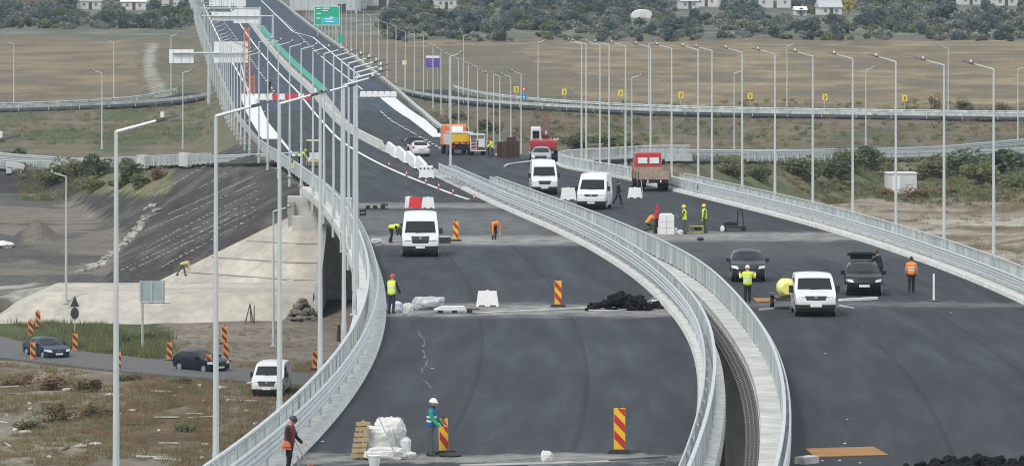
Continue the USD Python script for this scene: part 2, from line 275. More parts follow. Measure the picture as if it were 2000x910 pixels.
# drop the sheet out of the way where the road pavement runs
on = (GX > LL(GY) - .2) & (GX < RR(GY) + .2) & (GY > 404); GZ = np.where(on, GZ - .25, GZ)
GZ = np.where((GY > 378) & (GY < 402.3) & (GX > -38.3) & (GX < LL(402.) + .2), GZ - .5, GZ)
def zone_colour(X, Y, Z):
    px = 1000 + F * X / np.maximum(Y, 60); py = HOR + F * HC / np.maximum(Y, 60)      # zones surveyed on level ground
    n1 = meshkit.fbm(np.stack([X / 7, Y / 16, 0 * X], -1), 4, 11); n2 = meshkit.fbm(np.stack([X / 26, Y / 8, 0 * X], -1), 4, 21); n3 = meshkit.fbm(np.stack([X / 1.6, Y / 4, 0 * X], -1), 3, 31)
    C = np.zeros(X.shape + (3,)); C[:] = (0.20, 0.175, 0.145)
    def put(mask, c, soft=None):
        w = mask.astype(float)[..., None] if soft is None else soft[..., None]
        C[:] = C * (1 - w) + np.array(c) * w
    st = lambda v, a, b: np.clip((v - a) / (b - a), 0, 1)
    jy = py + (n1 - .5) * 26; jx = px + (n2 - .5) * 90
    put(jy < 330, (0.115, 0.115, 0.075)); put((jy < 288) & (n2 > .5), (0.135, 0.10, 0.075)); put((jy < 288) & (n2 < .46), (0.085, 0.095, 0.06))
    put((px < 420) & (jy > 202) & (jy < 292), (0.085, 0.10, 0.055)); put((px < 420) & (jy > 202) & (jy < 292) & (n1 > .56), (0.14, 0.125, 0.085))
    fld = (py < 212) & (jy > 78)
    put(fld, (0.225, 0.178, 0.108)); put(fld & (n2 > .53), (0.20, 0.153, 0.092)); put(fld & (n2 < .43), (0.25, 0.205, 0.135))
    put((px < 420) & (jy < 212) & (jy > 62), (0.215, 0.168, 0.105)); put((px < 420) & (jy < 212) & (jy > 62) & (n1 > .55), (0.18, 0.13, 0.09))
    put((px > 270) & (px < 420) & (jy < 212) & (jy > 62) & (n1 < .5), (0.11, 0.11, 0.07))
    put((px > 600) & (jx < 1000 + (py - 100) * 1.5) & (py > 90) & (py < 215), (0.13, 0.12, 0.08))
    put((py < 100) & (py > 60) & (px > 800), (0.15, 0.125, 0.09), st(n1, .4, .6)); put(jy < 74, (0.115, 0.125, 0.10)); put((jy < 74) & (n1 > .54), (0.19, 0.175, 0.135)); put((jy < 74) & (n2 < .42), (0.09, 0.105, 0.085))
    put((px < 300) & (jy > 335) & (jy < 612), (0.092, 0.088, 0.084)); put((px < 300) & (jy > 335) & (jy < 612) & (n1 > .54), (0.15, 0.135, 0.115)); put((px < 190) & (jy > 395) & (jy < 455) & (n2 > .45), (0.17, 0.15, 0.125))
    put((px < 140) & (jy > 555) & (jy < 615) & (n1 < .52), (0.30, 0.29, 0.265))
    put((px < 420) & (jy > 318) & (jy < 352) & (py < 345), (0.13, 0.13, 0.075))
    # embankment fill
    lo = LL(Y); emb = (Y > 396) & (Y < 560) & (X < lo - .6) & (X > lo - 20) & (Z > .35)
    put(emb, (0.060, 0.056, 0.054)); put(emb & (n3 > .56), (0.085, 0.08, 0.075))
    emb2 = (Y >= 560) & (X < lo - .5) & (X > lo - 14) & (Z > .4); put(emb2, (0.13, 0.12, 0.08))
    put((px < 320) & (jy > 612) & (jy < 705), (0.075, 0.088, 0.042)); put((px >= 320) & (px < 1000) & (jy > 600) & (jy < 720), (0.20, 0.175, 0.145))
    put((px < 900) & (py > 705), (.165, .138, .108)); put((px < 900) & (py > 705) & (n1 > .5) & (jx < 430), (0.125, 0.092, 0.055)); put((px < 420) & (py > 705) & (n1 < .40), (0.21, 0.185, 0.15))
    put((px > 1250) & (jy > 330) & (jy < 388), (0.10, 0.105, 0.06)); put((px > 1250) & (jy > 388), (0.255, 0.22, 0.175)); put((px > 1250) & (jy > 395) & (n2 > .55), (0.17, 0.135, 0.095)); put((px > 1600) & (jy > 430) & (n1 > .55), (0.34, 0.31, 0.255))
    put((px > 700) & (px < 1600) & (Y < 375), (0.10, 0.09, 0.08))
    put((Y > 395) & (Y < 640) & (X > RR(Y) + .6) & (X < RR(Y) + 26) & (Z > .35), (0.10, 0.10, 0.06)); put((Y > 470) & (Y < 640) & (X > 10) & (Z > .5), (0.12, 0.11, 0.07))
    pr = HOR + F * (HC - Z) / np.maximum(Y, 60)
    put((px > 55) & (px < 335) & (pr > 308) & (pr + (n1 - .5) * 40 < 318 + np.clip((px - 55) / 110, 0, 1) * 66) & (Y > 430) & (Y < 640), (0.135, 0.14, 0.07)); put((px > 60) & (px < 335) & (pr > 308) & (pr < 384) & (Y > 430) & (Y < 640) & (n3 > .56) & (n1 > .46), (0.17, 0.15, 0.095))
    put((px < 175) & (pr > 338) & (pr < 378) & (jx < 190), (0.05, 0.047, 0.046))
    put((px > 1250) & (pr > 305) & (pr < 385) & (Y > 400) & (Y < 640) & (n1 > .36), (0.11, 0.118, 0.062)); put((px > 1250) & (pr > 305) & (pr < 385) & (Y > 400) & (Y < 640) & (n2 > .54), (0.17, 0.145, 0.10))
    tk = 303 + 12 * np.sin(py / 26.0); put((np.abs(px - tk) < 8 + (py - 80) * .06) & (np.abs(px - tk) > (py - 120) * .05) & (py > 84) & (py < 192), (0.27, 0.26, 0.225))
    C *= (0.82 + .36 * n3)[..., None]
    return C
def sheet(name, X, Y, Z, m, smooth=True, cols=None):
    r, c = X.shape; idx = np.arange(r * c).reshape(r, c)
    q = np.stack([idx[:-1, :-1], idx[:-1, 1:], idx[1:, 1:], idx[1:, :-1]], -1).reshape(-1, 4)
    o = usdkit.mesh(stage, numbered('/World/' + name), (np.stack([X, Y, Z], -1).reshape(-1, 3), q), m, smooth)
    if cols is not None: UsdGeom.PrimvarsAPI(o).CreatePrimvar('tone', Sdf.ValueTypeNames.Float3Array, 'vertex').Set(Vt.Vec3fArray.FromNumpy(cols.reshape(-1, 3).astype(np.float32)))
    return tag(o, kind='structure')
GM = usdkit.material(stage, '/World/Looks/soil_and_grass', {'a': ('attribute', {'attribute': 'tone'}), 'g': ('geometry', {}), 'n': ('noise_texture', {'scale': 1.7, 'detail': 6.0, 'roughness': 0.7}), 'mp': ('mapping', {'scale': (.12, .5, 1)}), 'n2': ('noise_texture', {'scale': .5, 'detail': 5.0}),
    'r': ('rgb_ramp', {'ramp': [(0.3, (.62,) * 3), (0.7, (1.38,) * 3)]}), 'r2': ('rgb_ramp', {'ramp': [(0.3, (.8,) * 3), (0.7, (1.2,) * 3)]}), 'm': ('mix', {'mix_type': 'multiply', 'fac': 1.0}), 'm2': ('mix', {'mix_type': 'multiply', 'fac': 1.0}),
    'b': ('bump', {'strength': .6, 'distance': .15}), 'p': ('principled_bsdf', {'roughness': .95, 'specular_ior_level': .15})},
    [('g.position', 'n.vector'), ('n.fac', 'r.fac'), ('g.position', 'mp.vector'), ('mp.vector', 'n2.vector'), ('n2.fac', 'r2.fac'), ('a.color', 'm.color1'), ('r.color', 'm.color2'), ('m.color', 'm2.color1'), ('r2.color', 'm2.color2'), ('m2.color', 'p.base_color'), ('n.fac', 'b.height'), ('b.normal', 'p.normal')], surface='p.BSDF')
sheet('ground', GX, GY, GZ, GM, True, zone_colour(GX, GY, GZ))
ax, ay = np.meshgrid(np.linspace(-38.6, float(LL(402.)) + .25, 70), np.linspace(377.8, 402.4, 40)); lo_ = LL(ay) - 1.6
az = np.maximum(Hd(402.) - 2.05 - np.maximum(float(LL(402.)) - 1.8 - ax, 0) / 2.05 - (402.4 - ay) / 2.0, np.minimum(np.minimum((ay - 379) * .5, 1.75), np.minimum((ax + 38.5) * .5, (396 - ay) * .8))) + .07 + .12 * (meshkit.fbm(np.stack([ax / 2.2, ay / 2.2, 0 * ax], -1), 3, 5) - .5)
apron = sheet('slope_apron', ax, ay, az, mat('sprayed_concrete', (0.435, 0.40, 0.345), .9, var=.14, scale=1.4, bump=.3, bscale=3, var2=.2, scale2=.3), True)
for zz in (1.95, 3.1, 4.4):
    top_ = float(Hd(402.)) - 2.05; xr_ = float(LL(402.)) + .1; xl_ = float(LL(402.)) - 1.8 - (top_ - zz) * 2.05; xx_ = np.linspace(xr_, xl_ + .3, 14)
    yy_ = 402.4 - 2 * (top_ - zz - np.maximum(float(LL(402.)) - 1.8 - xx_, 0) / 2.05)
    MB().path([(x, y - .05, zz + .10) for x, y in zip(xx_, yy_)], .045, 5).build('joint', CONC2, apron)
for p in list(stage.GetPrimAtPath('/World').GetChildren()):
    if p.GetName() == 'slope_apron': tag(p, 'pale sprayed concrete slope in front of the left abutment'); 
# ---------------------------------------------------------------- roads
def strip(name, fa, fb, Ys, dz, m, n=10, kind='structure', label=None):
    Ys = np.asarray(Ys, float); t = np.linspace(0, 1, n + 1)
    X = fa(Ys)[:, None] * (1 - t) + fb(Ys)[:, None] * t; Y = np.repeat(Ys[:, None], n + 1, 1); Z = Hd(Y) + dz
    o = sheet(name, X, Y, Z, m, True)
    if m in (A_L, A_R, A_FAR, A_OLD): UsdGeom.PrimvarsAPI(o).CreatePrimvar('lane', Sdf.ValueTypeNames.Float3Array, 'vertex').Set(Vt.Vec3fArray.FromNumpy(np.stack([X - fa(Ys)[:, None], Y, 0 * X], -1).reshape(-1, 3).astype(np.float32)))
    tag(o, label); return o
Yn = np.r_[np.arange(95, 500, 2.0), np.arange(500, 700, 4.0)]; Yf = np.r_[np.arange(696, 1000, 8.0), np.arange(1000, 2600, 25.0)]
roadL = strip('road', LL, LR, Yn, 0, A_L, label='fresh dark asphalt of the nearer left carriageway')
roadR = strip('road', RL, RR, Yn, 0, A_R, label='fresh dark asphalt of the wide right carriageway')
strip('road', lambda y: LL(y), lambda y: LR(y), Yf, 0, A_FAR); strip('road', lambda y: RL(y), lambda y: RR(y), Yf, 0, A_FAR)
strip('median', LR, RL, np.r_[np.arange(404, 700, 4.0), Yf[1:]], -.02, CONC2)
def ribbon(name, p, off0, off1, dz, m, parent=None, kind='structure'):
    n = normals2(p); a, b = p.copy(), p.copy(); a[:, :2] += n * off0; b[:, :2] += n * off1; a[:, 2] += dz; b[:, 2] += dz
    dn = np.array([0, 0, -.5]); mb = MB().loft(np.stack([a, a + dn, b + dn, b], 1))
    return struct(name, mb, m, 30, kind)
for k, (p, w) in RP.items(): ribbon('side_road', p, -w / 2, w / 2, 0.03, A_OLD if k == 'lane' else A_R)
def lin(pts):
    p = np.array([list(map(float, q)) for q in pts]); p = p[np.argsort(p[:, 0])]; return lambda y: np.interp(y, p[:, 0], p[:, 1])
def line(curve, off0, off1, Y0, Y1, step=3.0, dz=.008, name='road_marking'):
    f = curve if callable(curve) else lin(curve)
    return strip(name, lambda y: f(y) + off0, lambda y: f(y) + off1, np.arange(Y0, Y1 + .1, step), dz, PAINT, 1)
e1 = [(379, -3.2), (385, -3.9), (433, -9.0), (481, -13.3), (542, -17.9), (668, -25.3), (741, -30.0), (783, -32.9), (854, -38.4), (997, -49.2), (1424, -79)]
EL = sp(e1 + [(2600, -160)])
line(EL, -.14, .14, 379, 1420, 6)
line([(491, -20.9), (757, -38.3), (1079, -61.7), (1495, -90.8)], -.14, .14, 491, 1490, 8)
line([(781, -22.6), (849, -25.0), (1095, -42.6), (1137, -48.6), (1495, -73.4)], -.14, .14, 845, 1490, 8)
line([(781, -22.4), (793, -23.3), (968, -36.3)], -.12, .12, 790, 968, 6)
def dashes(road, curve, Ys, length, w=.15):
    f = lin(curve)
    for y in Ys:
        yy = np.array([y, y + length]); x = f(yy); z = Hd(yy) + .01
        m = MB().add([[x[0] - w, yy[0], z[0]], [x[0] + w, yy[0], z[0]], [x[1] + w, yy[1], z[1]], [x[1] - w, yy[1], z[1]]], [[0, 1, 2, 3]])
        m.build('road_dash', PAINT, road)
dashes(roadR, [(781, -22.6), (640, -14.8), (560, -9.8), (509, -6.6)], np.arange(512, 696, 7.5), 2.6, .14)
dashes(roadL, [(691, -33.4), (760, -38.8)], np.arange(640, 694, 7.0), 2.6, .13)
fr = [p for p in stage.GetPrimAtPath('/World').GetChildren() if p.GetName().startswith('road_0')]
dashes(fr[1], [(968, -36.3), (1200, -52.4), (1424, -69)], np.arange(975, 1300, 12), 4, .13)
dashes(fr[0], [(1049, -55.8), (1201, -67), (780, -36.2), (1424, -84)], np.arange(770, 1300, 12), 4, .13)
g = struct('verge', MB().add(*(lambda Y: (np.vstack([np.stack([RL(Y) - .9, Y, Hd(Y) + .30], 1), np.stack([RL(Y) + .5, Y, Hd(Y) + .30], 1), np.stack([RL(Y) + .5, Y, Hd(Y) - .05], 1)]), [[i, i + len(Y), i + 1 + len(Y), i + 1] for i in range(len(Y) - 1)] + [[i + len(Y), i + 2 * len(Y), i + 1 + 2 * len(Y), i + 1 + len(Y)] for i in range(len(Y) - 1)]))(np.arange(777, 1190, 8.0))), mat('green_median_strip', (0.04, 0.29, 0.21), .7, var=.12, scale=.4), True)
# white sheeting laid on the shoulders
def px_sheet(name, pts, dz, m, label, cat=None, kind=None):
    q = [DK(*p) + [0, 0, dz] for p in pts]
    o = MB().add(q, [[0, i + 1, i] if (q[0][0] * 0 + 1) < 0 else [0, i, i + 1] for i in range(1, len(q) - 1)]).build(name, m)
    return tag(o, label, cat, None, kind)
def edge_px(pts):
    q = np.array([DK(*p) for p in pts]); return lin(q[:, :2][:, ::-1])
for A_, B_, lab in (([(512, 272), (470, 190)], [(545, 272), (503, 190)], 'white sheeting laid along the far left shoulder under the orange lattice mast'), ([(845, 268), (800, 233), (742, 191)], [(868, 268), (830, 233), (772, 191)], 'long white sheeting laid on the far right shoulder ending behind the yellow lorry')):
    y0, y1 = DK(*A_[0])[1], DK(*A_[-1])[1]; o = strip('covering_sheet', edge_px(A_), edge_px(B_), np.linspace(y0, y1, 40), .02, GEO, 4); o.ClearCustomDataByKey('kind'); tag(o, lab, 'sheeting')
# ---------------------------------------------------------------- viaducts
def frame(curve, side, Ys):
    Ys = np.asarray(Ys, float); x = curve(Ys); dx = (curve(Ys + .5) - curve(Ys - .5))
    t = np.stack([dx, np.ones_like(dx)], 1); t /= np.linalg.norm(t, axis=1)[:, None]
    n = np.stack([t[:, 1], -t[:, 0]], 1) * side
    return np.stack([x, Ys, Hd(Ys)], 1), n
def at(fr_, off, dz):
    e, n = fr_; p = e.copy(); p[:, :2] += n * np.asarray(off).reshape(-1, 1); p[:, 2] += dz; return p
def loftprof(fr_, prof, side):
    prof = prof if side > 0 else prof[::-1]
    return MB().loft(np.stack([at(fr_, o, z) for o, z in prof], 1))
def viaduct(label, lc, rc, Y1, girders, piers, ol=1.5, orr=1.5):
    v = thing('viaduct', label, 'viaduct'); Ys = np.arange(95, Y1 + .1, 3.0)
    A, B = frame(lc, -1, Ys), frame(rc, 1, Ys)
    rings = np.stack([at(A, ol, -.02), at(B, orr, -.02), at(B, orr, -.34), at(B, orr - .5, -.48), at(A, ol - .5, -.48), at(A, ol, -.34)], 1)
    rings[:, 0, 2] -= .01; MB().loft(rings).build('deck_slab', CONC, v)
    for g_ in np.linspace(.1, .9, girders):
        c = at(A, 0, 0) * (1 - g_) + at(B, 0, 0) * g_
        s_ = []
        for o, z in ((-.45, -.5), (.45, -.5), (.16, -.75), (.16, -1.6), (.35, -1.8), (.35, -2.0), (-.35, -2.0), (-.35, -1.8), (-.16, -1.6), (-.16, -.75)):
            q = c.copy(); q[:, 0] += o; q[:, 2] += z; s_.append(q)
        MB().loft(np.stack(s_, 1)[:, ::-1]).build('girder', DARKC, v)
    for y in piers:
        xa, xb, z = float(lc(y)), float(rc(y)), float(Hd(y)) - 2.02
        c = MB().poly(np.array([(xa - .4, z - .45), (xa + .4, z - 1.1), (xb - .4, z - 1.1), (xb + .4, z - .45), (xb + .4, z), (xa - .4, z)]), -.9, .9)
        q = c.v[0]; c.v[0] = np.stack([q[:, 0], y - q[:, 2], q[:, 1]], 1); c.build('pier_cap', CONC2, v)
        for xx in np.linspace(xa + 1.6, xb - 1.6, 3): MB().tube((xx, y, -1), (xx, y, z - 1.0), .62, .62, 14).build('pier_column', CONC2, v, 40)
    return v
VL = viaduct('nearer left viaduct carrying the carriageway with the high-roofed van', LL, LR, 402, 5, (118, 152, 187, 222, 257, 292, 327), 1.5, 1.02)
VR = viaduct('right viaduct carrying the wide carriageway with the parked cars', RL, RR, 402, 5, (118, 152, 187, 222, 257, 292, 327), .95, 1.5)
for vv, cc, sd, ow in ((VL, LL, -1, 1.47), (VL, LR, 1, .99), (VR, RL, -1, .92), (VR, RR, 1, 1.47)):
    Ys = np.arange(95, 404, 3.0)
    for i in range(0, len(Ys) - 1, 3):
        fr_ = frame(cc, sd, Ys[i:i + 4])
        if len(fr_[0]) > 1: 
            fr_[0][-1] -= (fr_[0][-1] - fr_[0][-2]) * .004
            loftprof(fr_, [(0, .0), (.06, .19), (ow, .21), (ow, -.015), (0, -.015)], sd).build('kerb', KERB if cc is not RL else CONC, vv)
# abutment
ab = thing('abutment', 'grey concrete abutment wall with stepped bearing blocks under the left viaduct', 'abutment')
za = float(Hd(402))
for x0, x1, z0, z1, y0, y1 in ((-17.2, -3.4, -1, za - 2.05, 400, 402.5), (-17.6, -3.0, za - 2.03, za - .6, 401.4, 402.6)):
    MB().box(((x0 + x1) / 2, (y0 + y1) / 2, (z0 + z1) / 2), (x1 - x0, y1 - y0, z1 - z0)).build('wall', CONC, ab)
MB().box((-17.3, 405, (za - 1) / 2 - .2), (.5, 8, za - .6)).build('wing_wall', CONC2, ab)
m = MB().poly([(377.5, -1), (402.4, -1), (402.4, za - 1.9), (377.5, .25)], 0, .45); v = m.v[0]; xw = float(LL(402.)) + .24; m.v[0] = np.stack([xw + v[:, 2], v[:, 0], v[:, 1]], 1); m.build('wing_wall', CONC2, ab)
for x in (-14.6, -10.6, -6.6): MB().box((x, 399.7, za - 2.55), (1.1, .58, .9)).build('bearing_block', CONC, ab)
# ---------------------------------------------------------------- parapets, guard rails
def panel_mesh(p0, p1, h=1.08, sp_=.13, bw=.055):
    m = MB(); d = p1 - p0; L = np.linalg.norm(d[:2]); rz = math.atan2(d[1], d[0]); n = max(2, int(L / sp_))
    ux = d / L
    zt = (p0 + p1) / 2; pit = -math.atan2(d[2], L)
    for z in (.14, h - .1): m.box(zt + [0, 0, z], (L - .06, .045, .05), rz, 0, pit)
    for i in range(n):
        q = p0 + d * (i + .5) / n; m.box(q + [0, 0, (h + .04) / 2], (bw, .03, h - .26), rz)
    return m
def parapet(label, curve, side, Y0, Y1, off, group=None, base=.21, topw=.11):
    t = thing('parapet', label, 'parapet', group=group)
    ys = [Y0]
    while ys[-1] < Y1: ys.append(ys[-1] + (2.5 if ys[-1] < 330 else 5.0))
    ys = np.array(ys); P = at(frame(curve, side, ys), off, base)
    for i in range(len(ys) - 1):
        m = MB(); m.box(P[i] + [0, 0, .55], (.09, .1, 1.1)).build('post', PAN, t)
        far = ys[i] > 330
        panel_mesh(P[i], P[i + 1], 1.08, .13 if not far else .3, .055 if not far else .15).build('panel', PAN, t)
    yy = np.arange(Y0, Y1, 2.5); loftprof(frame(curve, side, yy), [(off - topw / 2, base + 1.08), (off - topw / 2, base + 1.15), (off + topw / 2, base + 1.15), (off + topw / 2, base + 1.08)], side).build('top_rail', GALV, t)
    return t
W_ = [(0, 0), (-.05, .05), (-.05, .1), (0, .155), (-.05, .21), (-.05, .26), (0, .31), (.012, .31), (.012, 0)]
def guard_rail(label, fr_, levels=(.34, .78), base=0, posts=True, side=1, off=.0, group=None, m=GALV, every=1, scale=1.0, cat='guard rail'):
    t = thing('guard_rail', label, cat, group=group)
    for z in levels: loftprof(fr_, [(off + o * scale, base + z + q * scale) for o, q in W_], side).build('rail_beam', m, t)
    if posts:
        P = at(fr_, off + .07, base)
        for p in P[::every]: MB().box(p + [0, 0, levels[-1] / 2 + .12], (.1, .12, levels[-1] + .24)).build('post', m, t)
    return t
parapet('pale railing on the outer left edge of the nearer left viaduct', LL, -1, 100, 500, .86)
parapet('weathered pale railing on the inner right edge of the nearer left viaduct', LR, 1, 100, 420, .62)
parapet('tall streaked pale railing on the inner edge of the right viaduct facing the gap', RL, -1, 100, 392, .15)
parapet('pale railing on the outer edge of the right viaduct beside the lamp row', RR, 1, 100, 400, 1.15)
Ys = np.arange(100, 480, 2.5)
guard_rail('double steel guard rail inside the outer railing of the left viaduct', frame(LL, -1, Ys), (.30, .66), .2, True, -1, .42, every=2)
guard_rail('double steel guard rail inside the inner railing of the left viaduct', frame(LR, 1, np.arange(100, 432, 2.5)), (.30, .66), .2, True, 1, .28, every=2)
guard_rail('double steel guard rail along the outer side of the right viaduct', frame(RR, 1, np.arange(100, 412, 2.5)), (.20, .50), .2, True, 1, .5, every=2)
guard_rail('steel guard rail on the inner side of the right viaduct', frame(RL, -1, np.arange(100, 300, 2.5)), (.30, .66), .2, True, -1, -.02, every=2)
# reinforcement left sticking out below the inner edge of the right viaduct
rb = thing('rebar_mesh', 'dark steel reinforcement left open along the inner edge of the right viaduct', 'reinforcement'); fr_ = frame(RL, -1, np.arange(100, 340, 1.1))
for o, zz in ((.99, -.08), (1.12, -.17), (1.25, -.26), (1.38, -.35)): MB().path(at(fr_, o, zz)[::4], .022, 4).build('bar', STEEL, rb)
m = MB()
for p0_, p1_ in zip(at(fr_, .96, -.05), at(fr_, 1.42, -.37)): m.tube(p0_, p1_, .026, .026, 4)
tag(m.build('stirrup', STEEL, rb), kind='stuff')
loftprof(frame(RL, -1, np.arange(100, 340, 3.0)), [(.955, -.12), (1.40, -.44), (1.40, -.48), (.955, -.3)], -1).build('formwork', mat('formwork_dark', (.028, .027, .026), .9), rb)
def pathframe(p, side):
    return p.copy(), normals2(p) * side
# curved end of the right viaduct barrier and the ramp that leaves to the right
nose = smoothpath([(13.9, 386, 9.0), (10.2, 419, 8.3), (6.2, 444, 7.7), (4.6, 456, 7.4), (4.2, 466, 7.2), (5.6, 474, 7.0), (8.6, 481, 6.8), (13, 492, 6.5), (17.5, 504, 5.95)], 2.0)
nose[:, 2] = np.where(nose[:, 1] < 470, Hd(nose[:, 1]), nose[:, 2])
t = thing('parapet', 'white railing curving round the nose where the right ramp leaves', 'parapet')
for i in range(len(nose) - 1):
    MB().box(nose[i] + [0, 0, .5], (.09, .09, 1.0)).build('post', PAN, t); panel_mesh(nose[i], nose[i + 1], 1.0, .25, .07).build('panel', PAN, t)
MB().loft(np.stack([nose + [-.25, -.2, -.5], nose + [.25, .2, -.5], nose + [.25, .2, .16], nose + [-.25, -.2, .16]], 1)).build('kerb', KERB, t)
MB().loft(np.stack([nose + [0, -.06, 1.0], nose + [0, .06, 1.0], nose + [0, .06, 1.08], nose + [0, -.06, 1.08]], 1)).build('top_rail', WHITE, t)
guard_rail('white guard rail following the curved nose of the right ramp', pathframe(nose[:24], -1), (.3, .62), 0, True, 1, -.0, m=PAN, every=2, scale=.9)
pe, we = RP['east']; sel = pe[:, 0] > 6
for sd, nm in ((-1, 'far'), (1, 'near')):
    q = pe[(pe[:, 0] > (17 if sd < 0 else 19)) & (pe[:, 0] < 95)]
    guard_rail(f'steel guard rail on the {nm} side of the ramp leaving to the right', pathframe(q, sd), (.3, .72), .0, True, sd, we / 2 + .3, every=2, scale=1.15)
    t = thing('parapet', f'low bridge railing on the {nm} side of the ramp leaving to the right', 'parapet'); q = q[q[:, 0] < 36]
    P = at(pathframe(q, sd), we / 2 + .9, 0)
    for i in range(len(P) - 1):
        MB().box(P[i] + [0, 0, .5], (.1, .1, 1.0)).build('post', PAN, t); panel_mesh(P[i], P[i + 1], 1.0, .5, .08).build('panel', PAN, t)
    MB().path(P + [0, 0, 1.05], .06, 5).build('top_rail', GALV, t)
pw, ww = RP['west']
for sd, nm in ((-1, 'near'), (1, 'far')):
    q = pw[(pw[:, 0] < -24.5) & (pw[:, 0] > -100)]
    guard_rail(f'steel guard rail on the {nm} side of the ramp leaving to the left', pathframe(q, sd), (.3, .72), .0, True, sd, ww / 2 + .3, every=2, scale=1.2)
q = pw[(pw[:, 0] < -24.5) & (pw[:, 0] > -66)]; P = at(pathframe(q, -1), ww / 2 + .75, 0); t = thing('parapet', 'bridge railing with pale blocks on the near side of the left ramp', 'parapet')
for i in range(len(P) - 1):
    panel_mesh(P[i], P[i + 1], 1.0, .4, .07).build('panel', PAN, t); MB().box(P[i] + [0, 0, .5], (.1, .1, 1.0)).build('post', PAN, t)
MB().path(P + [0, 0, 1.05], .06, 5).build('top_rail', GALV, t)
for i in (4, 12, 22): MB().box(P[i] + [0, -.25, .55], (1.5, .5, 1.3), -.9).build('block', CONC, t)
for k, nm, sds in (('field', 'loop road in front of the brown field', (1, -1)), ('loop', 'loop road at the far left', (1, -1))):
    p, w = RP[k]
    for sd in sds: guard_rail(f'pale guard rail, {"near" if (sd > 0) == (k == "field") else "far"} side of the {nm}', pathframe(p, sd), (.45,), 0, True, sd, w / 2 + .4, every=2, scale=1.4, m=PAN)
guard_rail('guard rail along the far left edge of the motorway', frame(LL, -1, np.arange(502, 1500, 6.0)), (.4,), 0, True, -1, .3, every=1, scale=1.5)
guard_rail('guard rail along the far right edge of the motorway', frame(RR, 1, np.arange(556, 1500, 6.0)), (.4,), 0, True, 1, .3, every=1, scale=1.5)
t = thing('crash_barrier', 'pale concrete barrier along the middle of the far motorway', 'barrier'); fr_ = frame(LR, 1, np.arange(515, 1500, 6.0))
for i in range(0, len(fr_[0]) - 1, 5):
    f2 = (fr_[0][i:i + 6].copy(), fr_[1][i:i + 6]); loftprof(f2, [(0, 0), (.06, .25), (.2, .85), (.4, .85), (.54, .25), (.6, 0)], 1).build('segment', CONC, t)
# ---------------------------------------------------------------- lamp posts
def lamp_proto(name, label, loc, rot, h, arm, group, white=False):
    t = thing(name, label, 'lamp post', loc, rot, group)
    m = MB(); m.tube((0, 0, -1.2), (0, 0, .9), .122, .112, 12); m.tube((0, 0, .9), (0, 0, h), .094, .048, 12); m.build('pole', POLE, t, 40)
    MB().box((0, 0, .03), (.42, .42, .05)).build('base_plate', GALV, t)
    MB().box((0, -.125, .55), (.12, .05, .38)).build('hatch', GALV, t)
    MB().tube((0, 0, h - .03), (arm, 0, h + arm * .25), .05, .035, 8).build('arm', POLE, t, 40)
    m = MB(); m.box((arm * .93 + .30, 0, h + arm * .25 + .05), (.6, .2, .045), 0, 0, -.24); m.box((arm * .93 + .1, 0, h + arm * .25 + .0), (.26, .15, .09), 0, 0, -.24); m.build('luminaire', LUM, t)
    MB().tube((arm * .93 + .12, 0, h + arm * .25 + .06), (arm * .93 + .12, 0, h + arm * .25 + .2), .05, .05, 8).build('sensor', WHITE, t)
    return t.GetPrim() if hasattr(t, 'GetPrim') else t
LAMPS = {}; LUM = mat('luminaire_grey', (.10, .105, .11), .4, var=.1)
def lamp(kind, loc, rot, label, group):
    h, arm = {'tall': (10.75, 1.15), 'low': (9.5, 1.0)}[kind]
    if kind not in LAMPS: LAMPS[kind] = lamp_proto('lamp_post', label, loc, rot, h, arm, group); return LAMPS[kind]
    return dup(LAMPS[kind], loc, rot, label, 'lamp post', group)
def row(kind, curve, side, Ys, off, lab, group, dz=0.2, far=False):
    Ys = np.array(list(Ys), float); e, n = frame(curve, side, Ys); p = at((e, n), off, dz)
    for i in range(len(Ys)):
        q = p[i]; q[2] = q[2] if not far else min(q[2], hg1(q[0], q[1]) + .3)
        lamp(kind, q, math.degrees(math.atan2(-n[i, 1], -n[i, 0])), lab.format(ordw(i)), group)
row('tall', LL, -1, np.r_[109.5, 130.3, 149.6, 169.2, 189.6:500:21.3], 1.42, 'grey lamp post, {} from the camera in the row on the outer left viaduct edge', 'lamp posts on the outer left edge')
row('low', LL, -1, np.r_[512:760:21, 770:1500:27], 1.6, 'thin lamp post, {} along the far left motorway edge', 'lamp posts on the far left motorway edge', 0)
def solve_col(curve, off, x, lo=236, hi=486):
    Y = np.linspace(lo, hi, 4000); return float(Y[np.argmin(abs(1000 + F * (curve(Y) + off) / Y - x))])
row('tall', RR, 1, [solve_col(RR, 1.4, x) for x in (1941, 1844, 1750, 1666, 1588, 1514, 1450, 1391, 1364, 1312, 1271, 1222, 1190, 1172, 1145, 1136)], 1.4, 'grey lamp post, {} from the camera in the row on the outer right viaduct edge', 'lamp posts on the outer right edge')
fr_x = lin([(534, .95), (586, -1.4), (641, -3.1), (679, -5.8), (715, -8.6), (760, -11.6), (850, -18.5), (1000, -30.5), (1182, -43), (1495, -64)])
for i, y in enumerate(np.r_[534, 558, 586, 612, 641, 660, 679, 698, 718, 740, 762, 786, 810, 836:1420:27]):
    lamp('low', (float(fr_x(y)), y, hg1(float(fr_x(y)), y)), 205, f'slim lamp post, {ordw(i)} from the rusty sheet screen along the right motorway edge', 'lamp posts on the far right motorway edge')
for i, (x, y, a) in enumerate([(905, 191, 0), (1051, 207, 0), (1267, 210, 0), (1537, 217, 0), (1852, 222, 180)]): lamp('low', GR(x, y), a, f'slim lamp post, {"first second third fourth fifth".split()[i]} from the motorway along the loop road before the field', 'lamp posts on the loop road')
